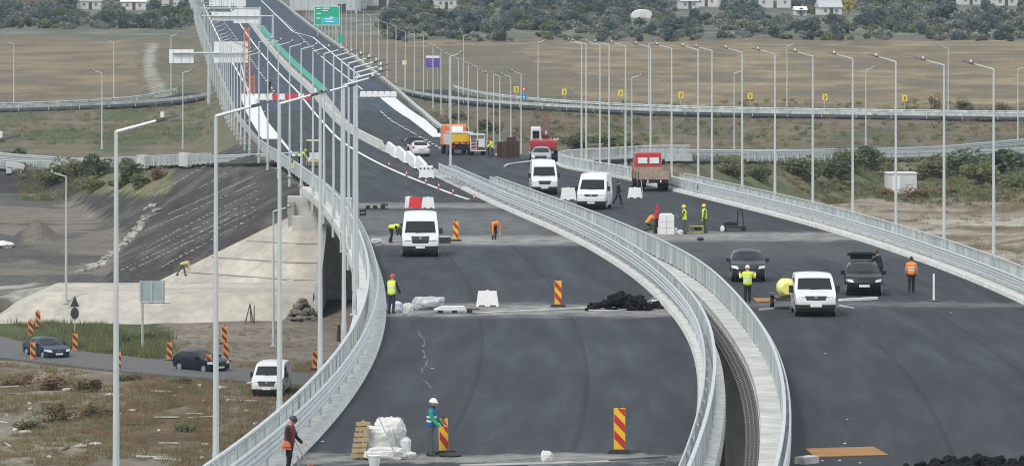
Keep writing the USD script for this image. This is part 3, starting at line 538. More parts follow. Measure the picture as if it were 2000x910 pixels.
for i, (x, y, a) in enumerate([(1234, 306, 0), (1434, 291, 0), (1691, 284, 0), (1988, 280, 0)]): lamp('low', GR(x, y), a, f'slim lamp post, {"first second third fourth".split()[i]} from the motorway along the ramp leaving to the right', 'lamp posts on the right ramp')
for x, y, a, l in [(199, 292, 180, 'slim lamp post behind the left ramp with its arm towards the tan field'), (357, 292, 0, 'slim lamp post behind the left ramp near the cantilever sign pole'), (27, 209, 180, 'slim lamp post at the far left loop road, leftmost of three'), (222, 207, 180, 'slim lamp post at the far left loop road, middle of three'), (334, 190, 0, 'slim lamp post at the far left loop road beside the white sign backs'), (129, 597, 180, 'lamp post rising behind the low end of the pale slope apron'), (534, 676, 0, 'slim lamp post standing on the dirt beside the lane under the viaduct')]: lamp('low', GR(x, y), a, l, None)
q = DK(880, 336); lamp('low', q + [0, 0, .5], 35, 'lamp post on a white block between the carriageways', None)
# ---------------------------------------------------------------- signs and gantries
SIGNB = mat('sign_back_aluminium', (0.58, 0.60, 0.60), .5, .2, var=.06); SIGNW = mat('sign_sheet_white', (0.80, 0.82, 0.82), .5, var=.03)
GREEN = mat('sign_green', (0.015, 0.42, 0.25), .45, var=.04); BLUE = mat('sign_blue', (0.02, 0.28, 0.55), .45, var=.04); YEL = mat('sign_yellow', (0.80, 0.62, 0.10), .45, var=.04); PURP = mat('sign_violet', (0.11, 0.08, 0.34), .5, var=.08)
def board(t, x0, x1, z0, z1, y, m, name='panel', th=.06, ribs=0):
    p = MB().box(((x0 + x1) / 2, y, (z0 + z1) / 2), (x1 - x0, th, z1 - z0)).build(name, m, t)
    for i in range(ribs): MB().box((x0 + (i + .5) * (x1 - x0) / ribs, y - th / 2 - .03, (z0 + z1) / 2), (.08, .06, z1 - z0 - .1)).build('rib', GALV, p)
    return p
def boxpx(x0, y0, x1, y1, Y):
    a, b = AT(x0, y1, Y), AT(x1, y0, Y); return a[0], b[0], a[2], b[2]
def gantry(label, polex, Y, boards, bary, x0, x1, zbase):
    o = AT(polex, 100, Y); o[2] = zbase; t = thing('sign_gantry', label, 'sign gantry', o)
    zb = AT(0, bary, Y)[2] - zbase
    MB().tube((0, 0, -.6), (0, 0, zb + .4), .28, .2, 14).build('pole', GALV, t, 40)
    a, b = AT(x0, 0, Y)[0] - o[0], AT(x1, 0, Y)[0] - o[0]
    MB().tube((a, 0, zb), (b, 0, zb), .16, .13, 10).build('beam', GALV, t, 40)
    for (p0, q0, p1, q1) in boards:
        xa, xb, za_, zb_ = boxpx(p0, q0, p1, q1, Y); board(t, xa - o[0], xb - o[0], za_ - zbase, zb_ - zbase, .3, SIGNW, 'sign_panel', .08, 3)
gantry('cantilever gantry with two white sign backs across the left carriageway, nearest gantry', 408, 758, [(330, 97, 378, 124), (418, 82, 484, 123)], 104, 338, 478, 1.0)
gantry('second gantry from the camera, white sign backs hanging over the left carriageway', 533, 1003, [(413, 24, 456, 41), (456, 19, 506, 46)], 32, 394, 536, 1.5)
gantry('farthest gantry, grey sign backs cut by the top of the photo', 508, 1110, [(408, -12, 432, 13), (433, -12, 456, 13), (457, -12, 480, 13)], 17, 389, 510, 1.5)
def sign_post(label, x, Y, zb, parts, cat='traffic sign', posts=(0,), name='road_sign', h=None, r=.04):
    o = np.array([(x - 1000) / F * Y, Y, zb]); t = thing(name, label, cat, o)
    for px_ in posts: MB().tube((px_, .08, -.5), (px_, .08, h), r, r, 8).build('post', GALV, t)
    return t, o
def chev(t, z, w, h):
    board(t, -w / 2, w / 2, z - h / 2, z + h / 2, 0, YEL, 'panel', .04)
    m = MB(); k = w * .30
    for s in (1, -1): 
        m.poly([(-k * .7, s * h * .32), (-k * .1, s * h * .32), (k * .8, 0), (k * .2, 0)][::s], 0, .02)
    for i in range(len(m.v)): v = m.v[i]; m.v[i] = np.stack([v[:, 0], -.03 - v[:, 2], z + v[:, 1]], 1)
    m.f = [f[:, ::1] for f in m.f]; m.build('chevron', BLACK, t)
for i, (x, y) in enumerate([(1008, 175), (1102, 180), (1212, 182), (1330, 186), (1465, 188), (1611, 190), (1767, 192)]):
    b_ = GR(x, y + 31); zz = AT(x, y, b_[1])[2] - b_[2]
    t, o = sign_post(f'yellow chevron sign with black arrow, {"first second third fourth fifth sixth seventh".split()[i]} from the motorway along the loop road', x, b_[1], b_[2], 0, posts=(0,), h=zz + .3); chev(t, zz, .72, .92)
b_ = GR(1023, 206); t, o = sign_post('red triangle give-way sign above a blue panel beside the loop road', 1023, b_[1], b_[2], 0, h=2.6)
m = MB().poly([(-.48, .4), (.48, .4), (0, -.42)], 0, .04); v = m.v[0]; m.v[0] = np.stack([v[:, 0], -v[:, 2], 2.3 + v[:, 1]], 1); m.build('triangle', RED, t)
m = MB().poly([(-.2, .2), (.2, .2), (0, -.2)], 0, .02); v = m.v[0]; m.v[0] = np.stack([v[:, 0], -.04 - v[:, 2], 2.33 + v[:, 1]], 1); m.build('centre', SIGNW, t)
board(t, -.4, .4, .75, 1.6, -.02, BLUE); m = MB().poly([(-.08, -.22), (.08, -.22), (.08, .02), (.2, .02), (0, .26), (-.2, .02), (-.08, .02)], 0, .02); v = m.v[0]; m.v[0] = np.stack([v[:, 0], -.06 - v[:, 2], 1.17 + v[:, 1]], 1); m.build('arrow', SIGNW, t)
t, o = sign_post('violet information board with a white top strip behind the lamp row', 845, 837, .1, 0, posts=(-.8, .8), h=5.2); board(t, -1.1, 1.1, 3.5, 5.0, 0, PURP); board(t, -1.1, 1.1, 5.02, 5.4, 0, SIGNW, 'top_strip')
for k in range(3): MB().box((-.3 + .1 * k, -.06, 4.7 - .38 * k), (1.1 - .25 * k, .03, .12)).build('text_strip', mat('sign_violet_pale', (.32, .28, .6), .5), t)
t, o = sign_post('large green and blue motorway direction sign on two posts', 638, 1100, .5, 0, 'direction sign', (-1.9, 1.9), h=7.8, r=.1)
xa, xb, z0, z1 = boxpx(613, 12, 664, 50, 1100); xa -= o[0]; xb -= o[0]; z0 -= o[2]; z1 -= o[2]
board(t, xa, xb, z0, z1, 0, SIGNW, 'border', .1); board(t, xa + .14, xb - .14, z0 + .14, z1 - .14, -.05, GREEN, 'panel', .06); board(t, xa + 1.6, xb - .3, z0 + .3, z0 + 1.75, -.09, mat('sign_light_blue', (.05, .5, .66), .45), 'blue_panel', .03)
for (u, w_, zz) in ((-2.2, .9, 1.5), (-.9, 1.5, 1.55), (-.9, 1.2, 1.05), (-2.2, 1.0, .4), (-2.2, .8, -.6), (-.4, 1.6, -.75), (-.2, 1.8, -1.3), (.6, 1.0, -.4)): MB().box((u + w_ / 2, -.12, (z0 + z1) / 2 + zz), (w_, .03, .22)).build('text_line', SIGNW, t)
t, o = sign_post('small green sign low among the lamp posts by the motorway', 665, 985, .6, 0, h=4.2); board(t, -.5, .5, 2.9, 4.3, 0, GREEN)
t, o = sign_post('small white sign on a thin post beside the right motorway edge', 790, 845, .2, 0, h=4.2); board(t, -.35, .35, 3.6, 4.3, 0, mat('sign_cream', (.8, .74, .45), .5))
t, o = sign_post('grey back of a road sign on a bracket pole before the pale slope', 278, 355.6, hg1(-25.7, 355.6), 0, h=3.3, r=.09)
MB().tube((-.1, .08, 3.25), (1.9, .08, 3.25), .06, .06, 8).build('bracket', GALV, t); board(t, -.2, 1.55, 3.35, 4.78, 0, mat('sign_back_grey', (.33, .40, .42), .6, var=.12), 'panel', .05)
for x in (-.12, .65, 1.42): MB().box((x, -.06, 4.06), (.12, .06, 1.45)).build('rib', GALV, t)
b_ = GR(146, 657); t, o = sign_post('dark backs of a triangular and a round traffic sign on one thin post', 146, b_[1], b_[2], 0, h=2.85, r=.035)
m = MB().poly([(-.34, -.36), (.34, -.36), (0, .44)], 0, .03); v = m.v[0]; m.v[0] = np.stack([v[:, 0], -v[:, 2], 2.4 + v[:, 1]], 1); m.build('triangle', DARK, t)
th = np.linspace(0, 2 * math.pi, 25)[:-1]; m = MB().poly(np.stack([.3 * np.cos(th), .43 * np.sin(th)], 1), 0, .03); v = m.v[0]; m.v[0] = np.stack([v[:, 0], -v[:, 2], 1.58 + v[:, 1]], 1); m.build('disc', DARK, t)
# striped delineators
DY = mat('delineator_yellow', (0.80, 0.50, 0.03), .5, var=.05); DR = mat('delineator_red', (0.50, 0.03, 0.03), .5, var=.06); DO = mat('delineator_orange', (0.85, 0.32, 0.08), .5, var=.06); DB = mat('delineator_dark', (0.11, 0.06, 0.05), .6)
def delineator(label, p, rz=0, h=1.3, w=.36, ma=None, mb_=None, tilt=0, foot=True, group=None, src=[None] * 3):
    ma, mb_ = ma or DY, mb_ or DR
    from shapely.geometry import Polygon, box as sbox
    t = thing('delineator', label, 'delineator', p, rz, group)
    MB().box((0, 0, .12 + h / 2), (w, .06, h), 0, tilt).build('panel', ma, t)
    k = 0
    for i in range(-2, 5):
        z = i * .52
        g_ = Polygon([(-w, z + .55), (w, z - .2), (w, z + .06), (-w, z + .81)]).intersection(sbox(-w / 2 + .01, .02, w / 2 - .01, h - .02))
        if g_.is_empty or g_.area < .005: continue
        c = np.array(g_.exterior.coords)[:-1]; m = MB().poly(c if g_.exterior.is_ccw else c[::-1], 0, .012)
        v = m.v[0]; y_ = -.031 - v[:, 2]; z_ = v[:, 1] - h / 2; m.v[0] = np.stack([v[:, 0], y_ * math.cos(tilt) - z_ * math.sin(tilt), y_ * math.sin(tilt) + z_ * math.cos(tilt) + .12 + h / 2], 1); m.build('stripe', mb_, t)
    if foot: MB().box((0, 0, .06), (.75, .42, .1), 0, 0, 0, .85).build('foot', BLACK, t)
    MB().tube((0, 0, .1 + h), (0, 0, .22 + h), .035, .035, 8).build('lamp_socket', DARK, t)
    return t
delineator('red and yellow striped delineator standing alone at the joint near the camera', DK(1210, 884))
delineator('red and yellow striped delineator leaned on by the worker in the blue vest', DK(866, 886), 22, 1.0, .30, tilt=-.07)
delineator('red and yellow striped delineator beside the black rubble heap at the middle joint', DK(1090, 599), 0, 1.12, .32)
delineator('red and yellow striped delineator right of the high-roofed white van', DK(890, 471), 0, 1.08, .33)
for x, y, l in [(64, 706, 'orange striped delineator before the navy saloon car'), (147, 688, 'orange striped delineator behind the navy saloon car beside the grass'), (74, 642, 'small orange striped delineator in the grass, farthest to the left back'), (60, 661, 'orange striped delineator half hidden behind the navy saloon'), (331, 706, 'orange striped delineator behind the tail of the dark hatchback'), (231, 724, 'orange striped delineator beside the tall nearest lamp post'), (438, 673, 'orange striped delineator behind the dark hatchback, farther of a close pair'), (441, 706, 'orange striped delineator behind the dark hatchback, nearer of a close pair'), (408, 730, 'orange striped delineator before the bonnet of the dark hatchback'), (616, 722, 'orange striped delineator on the dirt beside the viaduct railing')]:
    p = GR(x, y); delineator(l, p, 12, 1.15, .36, DO, DB)
# plastic water barriers
def barrier_mesh(L, h, d):
    m = MB(); c = [(-L / 2, .0), (-L / 2 + .12, 0), (-L / 2 + .16, .08), (-.14, .08), (-.1, 0), (.1, 0), (.14, .08), (L / 2 - .16, .08), (L / 2 - .12, 0), (L / 2, 0), (L / 2 * .8, h), (-L / 2 * .8, h)]
    m.poly(c, -d / 2, d / 2); v = m.v[0]; w = 1 - .45 * v[:, 1] / h; m.v[0] = np.stack([v[:, 0], -v[:, 2] * w, v[:, 1]], 1); return m
def barrier(label, p, rz, L, h, m, d=.5, group=None, slots=0):
    t = thing('water_barrier', label, 'plastic barrier', p, rz, group); barrier_mesh(L, h, d).build('body', m, t)
    MB().tube((0, 0, h - .01), (0, 0, h + .05), .07, .07, 10).build('filler_cap', m, t)
    for i in range(slots): MB().box((-L / 2 + (i + .5) * L / slots, -d * .37, h * .78), (.14, .04, .12)).build('slot', DARK, t)
    return t
barrier('white plastic barrier standing alone at the middle joint', DK(952, 598), 0, 1.08, .72, WHITE)
barrier('white plastic barrier beside the striped post near the red lorry', DK(1240, 387), 0, 1.1, .78, WHITE)
barrier('red plastic barrier behind the high-roofed white van', DK(811, 407), 0, .95, .78, RED)
barrier('white plastic barrier to the right of the red one behind the van', DK(836, 407), 0, .95, .78, WHITE)
barrier('narrow white plastic barrier to the left of the red one behind the van', DK(798, 406), 0, .55, .78, WHITE)
barrier('white plastic barrier between the two white vans on the right carriageway', DK(1110, 391), 0, 1.2, .9, WHITE)
pts = [DK(757, 299), DK(776, 308), DK(795, 318), DK(815, 329), DK(833, 341)]
for i, (a, b_) in enumerate(zip(pts[:-1], pts[1:])):
    L = np.linalg.norm(b_ - a); barrier(f'white slotted plastic barrier, {"first second third fourth".split()[i]} from the far end of the median row', (a + b_) / 2, math.degrees(math.atan2(b_[1] - a[1], b_[0] - a[0])) + 180, L * .97, 1.0, WHITE, .55, 'median row of white barriers', 9)
barrier('white plastic barrier end block standing at the near end of the median row', DK(833, 348), 0, 1.3, 1.05, WHITE, .6, None, 4)
for i, c in enumerate('WWWWWRWRRWR'):
    barrier(f'{"red" if c == "R" else "white"} plastic barrier, {ordw(i) if i else "first"} from the left edge in the row closing the far left carriageway', DK(476 + i * 12.5, 196), 0, .95, .9, RED if c == 'R' else WHITE, .5, 'barrier row across the left carriageway')
for i in range(6): barrier(f'white plastic barrier, {ordw(i) if i else "first"} from the median in the row across the right carriageway', DK(709 + i * 12, 190), 0, .98, .85, WHITE, .5, 'barrier row across the right carriageway')
for i, (x, y) in enumerate([(760, 327), (794, 345), (832, 360), (857, 369), (885, 380), (926, 392)]):
    t = thing('marker_post', f'small red and white marker post, {"first second third fourth fifth sixth".split()[i]} from the far end along the white edge line', 'marker post', DK(x, y)); MB().tube((0, 0, 0), (0, 0, .5), .06, .045, 8).build('tube', RED, t); MB().tube((0, 0, .25), (0, 0, .37), .062, .06, 8).build('band', WHITE, t); MB().box((0, 0, .02), (.3, .3, .04)).build('foot', BLACK, t)
p = DK(1824, 588); t = thing('marker_post', 'tall thin white post on a dark foot beyond the orange-jacketed worker', 'post', p); MB().tube((0, 0, 0), (0, 0, 1.32), .055, .05, 8).build('tube', WHITE, t); MB().box((0, 0, .03), (.5, .35, .06)).build('foot', DARK, t)
# ---------------------------------------------------------------- vegetation
LEAF = {k: mat('leaf_' + k, c, .8, var=.35, scale=.9, trans=.25, spec=.2) for k, c in dict(olive=(.17, .18, .095), dark=(.115, .145, .085), dry=(.235, .175, .105), lime=(.19, .205, .09), grey=(.13, .157, .14), yellow=(.45, .38, .12), blue=(.09, .122, .12)).items()}
BARK = mat('bark', (.10, .08, .06), .9)
def leaves(n, w, h, leaf, seed, z0=0.0, lobes=5):
    r = np.random.default_rng(seed); c = r.uniform(-1, 1, (lobes, 3)) * [.55, .55, .32] + [0, 0, .5]; s = r.uniform(.3, .55, lobes)
    k = r.integers(0, lobes, n); d = r.normal(size=(n, 3)); d /= np.linalg.norm(d, axis=1)[:, None]
    p = c[k] + d * (s[k] * r.uniform(.55, 1.08, n) ** .6)[:, None] * [1, 1, .72]
    p[:, 2] = np.abs(p[:, 2] - .02); p = p * [w / 2, w / 2, h] + [0, 0, z0]; p[:, 2] *= .9
    a = r.normal(size=(n, 3)); a /= np.linalg.norm(a, axis=1)[:, None]; b = np.cross(a, r.normal(size=(n, 3))); b /= np.linalg.norm(b, axis=1)[:, None]
    q = leaf * r.uniform(.6, 1.3, n)[:, None]
    v = np.stack([p - a * q, p + b * q * .5, p + a * q, p - b * q * .5], 1).reshape(-1, 3)
    return MB().add(v, np.arange(4 * n).reshape(-1, 4))
BUSH = {}
def bush(name, kind, p, w, h, label, cat, group=None, seed=0, trunk=0.0):
    key = (name, kind, seed % 3)
    rz = (seed * 67) % 360; sc = (w / 2, w / 2, h / 2)
    if key in BUSH: return dup(BUSH[key], p, rz, label, cat, group, sc)
    t = thing(name, label, cat, p, rz, group, sc)
    leaves(900, 2.0, 2.0 - trunk, .115, zlib.crc32(repr(key).encode()) % 9999, trunk * .8, 6 + seed % 3).build('crown' if trunk else 'foliage', LEAF[kind], t)
    m = MB().tube((0, 0, -.3), (.03, 0, 1.1), .09 if trunk else .035, .03, 6)
    for k in range(4): m.tube((0, 0, .35 + .12 * k), (.5 * math.cos(k * 1.9 + seed), .5 * math.sin(k * 1.9 + seed), 1.0 + .1 * k), .03, .01, 5)
    m.build('trunk' if trunk else 'stem', BARK, t)
    BUSH[key] = t; return t
rng = random.Random(5)
SH = [(30, 322, 3.6, 2.3, 'dark', 'dark bush below the left ramp, behind the white overturned skip'), (118, 352, 5, 2.6, 'olive', 'wide olive bush below the left ramp'), (150, 345, 3, 2.0, 'lime', 'yellow-green bush below the left ramp, between olive ones'), (196, 348, 4.2, 2.7, 'dark', 'dark round bush below the pale rail block'), (186, 372, 3, 1.4, 'lime', 'low yellow-green clump beside the tall lamp post'), (258, 352, 3.6, 2.4, 'dark', 'dark bush below the left ramp, right of the tall lamp post'), (272, 366, 3, 1.6, 'olive', 'low olive bush under the dark round one beside the gutter'), (230, 368, 3.4, 1.4, 'lime', 'low pale bush right behind the tall lamp post'), (90, 362, 3.4, 1.4, 'lime', 'low pale bush at the edge of the dark heap'), (310, 352, 2.6, 1.5, 'dry', 'dry brown bush at the top of the embankment gutter'),
      (1432, 345, 4, 2.2, 'olive', 'olive bush behind the right railing, first from the red lorry'), (1482, 352, 3.2, 1.7, 'dark', 'dark low bush behind the right railing near the rubble'), (1560, 345, 5, 2.3, 'olive', 'broad olive bush behind the right lamp row'), (1626, 352, 4.6, 2.5, 'dark', 'dark bush left of the white site cabin'), (1650, 330, 5, 2.6, 'olive', 'olive bush behind the lamp left of the site cabin'), (1705, 330, 5.6, 2.8, 'dark', 'dark broad bush behind the white site cabin'), (1742, 388, 3.2, 1.2, 'dry', 'dry weeds at the foot of the white site cabin'), (1790, 392, 4, 1.4, 'dry', 'dry weeds right of the white site cabin'), (1812, 352, 6, 3, 'olive', 'large olive thicket right of the site cabin'), (1866, 346, 7, 3.4, 'dark', 'large dark green thicket between two tall lamp posts'), (1912, 360, 6, 2.6, 'lime', 'yellow-green thicket before the dark one'), (1958, 345, 8, 3.6, 'dark', 'large dark green thicket nearest the right border'), (1988, 372, 5, 2.2, 'olive', 'olive bush at the right border before the dark thicket'), (1850, 385, 4, 1.2, 'dry', 'dry low weeds before the thickets'),
      (1825, 213, 2.2, 2.6, 'dry', 'brown round bush on the field edge, left of a pair'), (1882, 216, 3.4, 2.2, 'olive', 'olive round bush on the field edge, right of a pair'), (1950, 218, 4, 1.4, 'dry', 'low brown bush on the field edge near the right border'), (1230, 300, 5, 2.2, 'olive', 'olive bush behind the curved railing nose'), (1180, 285, 6, 2, 'lime', 'yellow-green bush on the slope right of the excavator'), (1120, 292, 5, 2.2, 'dark', 'dark low bush right beside the excavator'), (960, 262, 4, 2.2, 'dark', 'dark green bush behind the worker at the rusty screen'), (895, 235, 4, 1.6, 'olive', 'olive bush behind the yellow truck'),
      (95, 762, 3.0, 1.1, 'dry', 'dry brown weeds below the lane at the left border'), (40, 752, 2.4, .9, 'dry', 'dry weeds in the left corner by the lane'), (170, 765, 2.6, 1.0, 'dry', 'dry brown weed clump left of the nearest tall lamp post'), (118, 822, 3.0, 1.3, 'dry', 'large dry brown weed clump in the lower left'), (182, 815, 2.6, 1.2, 'dry', 'dry brown weeds beside the nearest lamp pole'), (60, 838, 2.2, .9, 'olive', 'olive weeds in the lower left corner'), (250, 742, 2, .6, 'olive', 'low green weeds by the lane, right of the nearest lamp'), (350, 748, 2, .5, 'olive', 'low green weeds by the lane before the dark hatchback'), (355, 840, 1.8, .6, 'olive', 'small green weeds on the bare dirt'), (240, 672, 2.4, .8, 'dark', 'dark green weeds behind the lane'), (300, 664, 2.6, .8, 'olive', 'low green weeds at the foot of the sign pole')]
for i, (x, y, w, h, k, l) in enumerate(SH): bush('shrub', k, GR(x, y) - [0, 0, .1], w, h, l, 'bush', None, i)
KEEP = [(1255, 33), (1344, 18), (1382, 14), (1620, 30), (1563, 31), (1893, 10), (1962, 12), (172, 19), (262, 20), (328, 14), (868, 18), (1657, 27), (1515, 16), (735, 19), (630, 28)]
blocked = lambda x, y, m: any(abs(x - q[0]) < m + 22 and -4 < y - q[1] < 24 for q in KEEP)
TL = []
while len(TL) < 64:
    i = len(TL); x = rng.uniform(760, 2020) if i < 46 else rng.uniform(-20, 370); y = rng.uniform(4, 56) if x > 420 else rng.uniform(14, 50)
    if not blocked(x, y, 22): TL.append((x, y, i))
kx = {k: sorted(t[0] for t in TL if ['grey', 'blue', 'dark', 'grey'][t[2] % 4] == k) for k in ('grey', 'blue', 'dark')}
for x, y, i in TL:
    Y = F * HC / (y + 200)
    k = ['grey', 'blue', 'dark', 'grey'][i % 4]; s = rng.uniform(.6, 1.1)
    bush('tree', k, ((x - 1000) / F * Y, Y, -.2), 7.0 * s, 4.6 * s, {'grey': 'grey-green', 'blue': 'bluish', 'dark': 'dark'}[k] + ' rounded tree in the far belt, ' + (ordw(kx[k].index(x)).replace('nearest', 'first')) + ' of its colour from the left', 'tree', 'trees of the far belt', i, .35)
for x, y, w, h, k, l in [(1657, 27, 6, 6, 'yellow', 'yellow autumn tree beside the grey-roofed house'), (1840, 42, 12, 6, 'blue', 'broad dark tree crown right of the yellow tree'), (345, 43, 10, 5, 'dark', 'dark tree left of the motorway at the top'), (230, 47, 12, 4, 'dark', 'dark spreading trees below the white roofs'), (855, 40, 7, 4, 'dark', 'dark tree right of the pale hall')]: 
    Y = F * HC / (y + 200); bush('tree', k, ((x - 1000) / F * Y, Y, -.2), w, h, l, 'tree', None, 7, .3)
def scatter(name, protos, pts, m_list, label_kind):
    pi = UsdGeom.PointInstancer.Define(stage, '/World/' + name); tag(pi, kind='stuff'); tg = []
    for i, (mb, m) in enumerate(protos): o = mb.build('clump', m, pi); tg.append(o.GetPath())
    pi.CreatePrototypesRel().SetTargets(tg); n = len(pts)
    pi.CreateProtoIndicesAttr(Vt.IntArray.FromNumpy(np.array([p[4] for p in pts], np.int32))); pi.CreatePositionsAttr(Vt.Vec3fArray.FromNumpy(np.array([p[:3] for p in pts], np.float32)))
    pi.CreateScalesAttr(Vt.Vec3fArray.FromNumpy(np.array([[p[3], p[3], p[3] * p[5]] for p in pts], np.float32)))
    a = np.array([(i * 2.399) % 6.283 for i in range(n)]); pi.CreateOrientationsAttr(Vt.QuathArray([Gf.Quath(float(math.cos(t / 2)), 0, 0, float(math.sin(t / 2))) for t in a]))
sc = []
for i in range(5200):
    x = rng.uniform(-60, 2060); y = rng.uniform(-14, 82)
    if 350 < x < 720 and not (x < 395 - y * .0): continue
    if x > 700 and meshkit.noise(np.array([x / 60, y / 9, 0])) < .22: continue
    if x < 400 and y > 58: continue
    if blocked(x, y, 4) or (y > 66 and rng.random() < .6): continue
    Y = F * HC / (y + 200); s = rng.uniform(.5, 1.0) * (1.5 if rng.random() < .3 else 1); sc.append((float((x - 1000) / F * Y), float(Y), -.2, s * 1.75, rng.choice([0, 0, 1, 2, 3, 3]), rng.uniform(.7, 1.1)))
scatter('scrub', [(leaves(300, 2.0, 1.5, .2, 41), LEAF['grey']), (leaves(300, 2, 1.6, .2, 42), LEAF['blue']), (leaves(300, 2, 1.2, .2, 43), LEAF['olive']), (leaves(260, 2, 1.2, .2, 44), mat('leaf_pale', (.20, .21, .17), .8, trans=.2))], sc, None, None)
def tuft(n, w, h, seed):
    r = np.random.default_rng(seed); p = r.uniform(-w / 2, w / 2, (n, 2)); t = r.normal(0, .35, (n, 2)); a = r.uniform(0, 6.28, n); hh = h * r.uniform(.5, 1.2, n)
    s = .022; u = np.stack([np.cos(a), np.sin(a), 0 * a], 1) * s; b = np.c_[p, 0 * a]; tip = np.c_[p + t * h, hh]
    return MB().add(np.stack([b - u, b + u, tip], 1).reshape(-1, 3), np.arange(3 * n).reshape(-1, 3))
def fill(name, zones, protos, seed):
    r = random.Random(seed); pts = []
    for (x0, x1, y0, y1, n, ids, s0, s1) in zones:
        k = 0
        Ys = []
        while k < n:
            x, y = r.uniform(x0, x1), r.uniform(y0, y1); k += 1; Ys.append((x, y))
        A = np.array(Ys); Yd = F * HC / (A[:, 1] + 200); X = (A[:, 0] - 1000) / F * Yd; Z = hg(X, Yd); cl = meshkit.noise(np.stack([X / 2.5, Yd / 5, 0 * X], -1), seed)
        for i in range(n):
            if cl[i] < .33 or (X[i] > LL(Yd[i]) - 2 and X[i] < RR(Yd[i]) + 2): continue
            if name == 'grass' and np.min(np.hypot(RP['lane'][0][::3, 0] - X[i], RP['lane'][0][::3, 1] - Yd[i])) < 4.3: continue
            if 376 < Yd[i] < 404 and -40 < X[i] < -14: continue
            pts.append((float(X[i]), float(Yd[i]), float(Z[i]) - .03, r.uniform(s0, s1), r.choice(ids), r.uniform(.7, 1.2)))
    scatter(name, protos, pts, None, None)
fill('grass', [(-10, 335, 618, 700, 1300, [0, 0, 1], .7, 1.5), (-10, 620, 712, 912, 3000, [2, 2, 2, 1], .5, 1.2), (320, 640, 625, 705, 250, [2, 1], .4, .8), (-10, 420, 205, 285, 700, [1, 0], .8, 1.8), (40, 335, 316, 392, 900, [1, 0, 2, 3], .9, 1.8), (1330, 2010, 300, 400, 2400, [0, 1, 3, 3, 2], .9, 2.1), (1400, 2010, 395, 560, 700, [2, 2, 1], .6, 1.3), (850, 2010, 200, 285, 1200, [1, 2, 3], 1.0, 2.2)],
     [(tuft(26, .8, .45, 1), LEAF['olive']), (tuft(22, .8, .35, 2), LEAF['lime']), (tuft(24, .9, .4, 3), LEAF['dry']), (leaves(50, .8, .4, .09, 4), LEAF['olive'])], 3)
# rows of stones and gutters on the embankment
STONE = mat('pale_stone', (.30, .29, .28), .9, var=.3, scale=2); STONE2 = mat('gutter_concrete', (.34, .33, .30), .9, var=.25, scale=1.2)
def stone_row(label, a, b_, w, m, name='stone_row', n=None, seed=1):
    r = random.Random(seed); A, B = GR(*a), GR(*b_); mb = MB(); L = np.linalg.norm(B - A); n = n or int(L / .17)
    for i in range(n):
        t = (i + r.random() * .8) / n
        if r.random() < .12: continue
        x, y = (A + (B - A) * t)[:2] + [r.gauss(0, w * .3), r.gauss(0, w * .3)]; s = w * r.uniform(.5, 1.3); (mb.blob((x, y, hg1(x, y) + .03), (s, s * 1.3, s * .5), i, 1) if name == 'stone_row' else mb.box((x, y, hg1(x, y) + .05), (s * .8, s * 1.7, .2), r.uniform(-.9, .3), r.uniform(-.3, .3), r.uniform(-.3, .3)))
    t = thing(name, label, 'stones'); tag(mb.build('stone', m, t), kind='stuff')
for i, (a, b_) in enumerate([((404, 326), (286, 394)), ((463, 330), (389, 369)), ((495, 347), (329, 419)), ((500, 359), (283, 453)), ((503, 373), (310, 470)), ((503, 389), (270, 500)), ((500, 404), (235, 529)), ((500, 415), (253, 530)), ((500, 427), (316, 523))]): stone_row(f'broken line of pale stones down the dark embankment, {ordw(i) if i else "farthest"} from the far end', a, b_, .22, STONE, seed=i)
for i, (a, b_) in enumerate([((292, 400), (312, 418)), ((283, 424), (245, 478)), ((245, 478), (165, 533))]): stone_row(f'{["short pale stone edge at the top of the gutter", "pale broken stone gutter at the foot of the embankment", "lower pale stone gutter spreading over the dark ground"][i]}', a, b_, .62, STONE2, 'stone_gutter', (9, 40, 46)[i], seed=20 + i)
r = random.Random(9); cnt = [0] * 4; RUB = mat('rubble', (.48, .45, .40), .9, var=.25, scale=3); src = {}
for i in range(56):
    x, y = r.uniform(0, 560), r.uniform(745, 905)
    if x > 980 - (y - 560) * 1.3 - 60: continue
    p = GR(x, y); k = i % 4; lab = ['flat pale slab of rubble on the bare ground below the lane', 'pale broken board on the bare ground below the lane', 'small pale stone on the bare ground below the lane', 'dark broken board on the bare ground below the lane'][k]
    lab += ', ' + ordw(cnt[k]).replace('nearest', 'first') + ' one laid'; cnt[k] += 1
    if k not in src:
        t = thing('rubble_piece', lab, 'rubble', p, r.uniform(0, 360), 'rubble strewn below the lane', r.uniform(.7, 1.3))
        if k in (1, 3): MB().box((0, 0, .06), (1.3, .16, .05), .0, .1, .06).build('board', RUB if k == 1 else BARK, t)
        else: MB().blob((0, 0, .04), ((.6, .5, .16) if k == 0 else (.26, .24, .2)), i, 1, .5).build('stone', RUB, t)
        src[k] = t
    else: dup(src[k], p, r.uniform(0, 360), lab, 'rubble', 'rubble strewn below the lane', r.uniform(.6, 1.5))
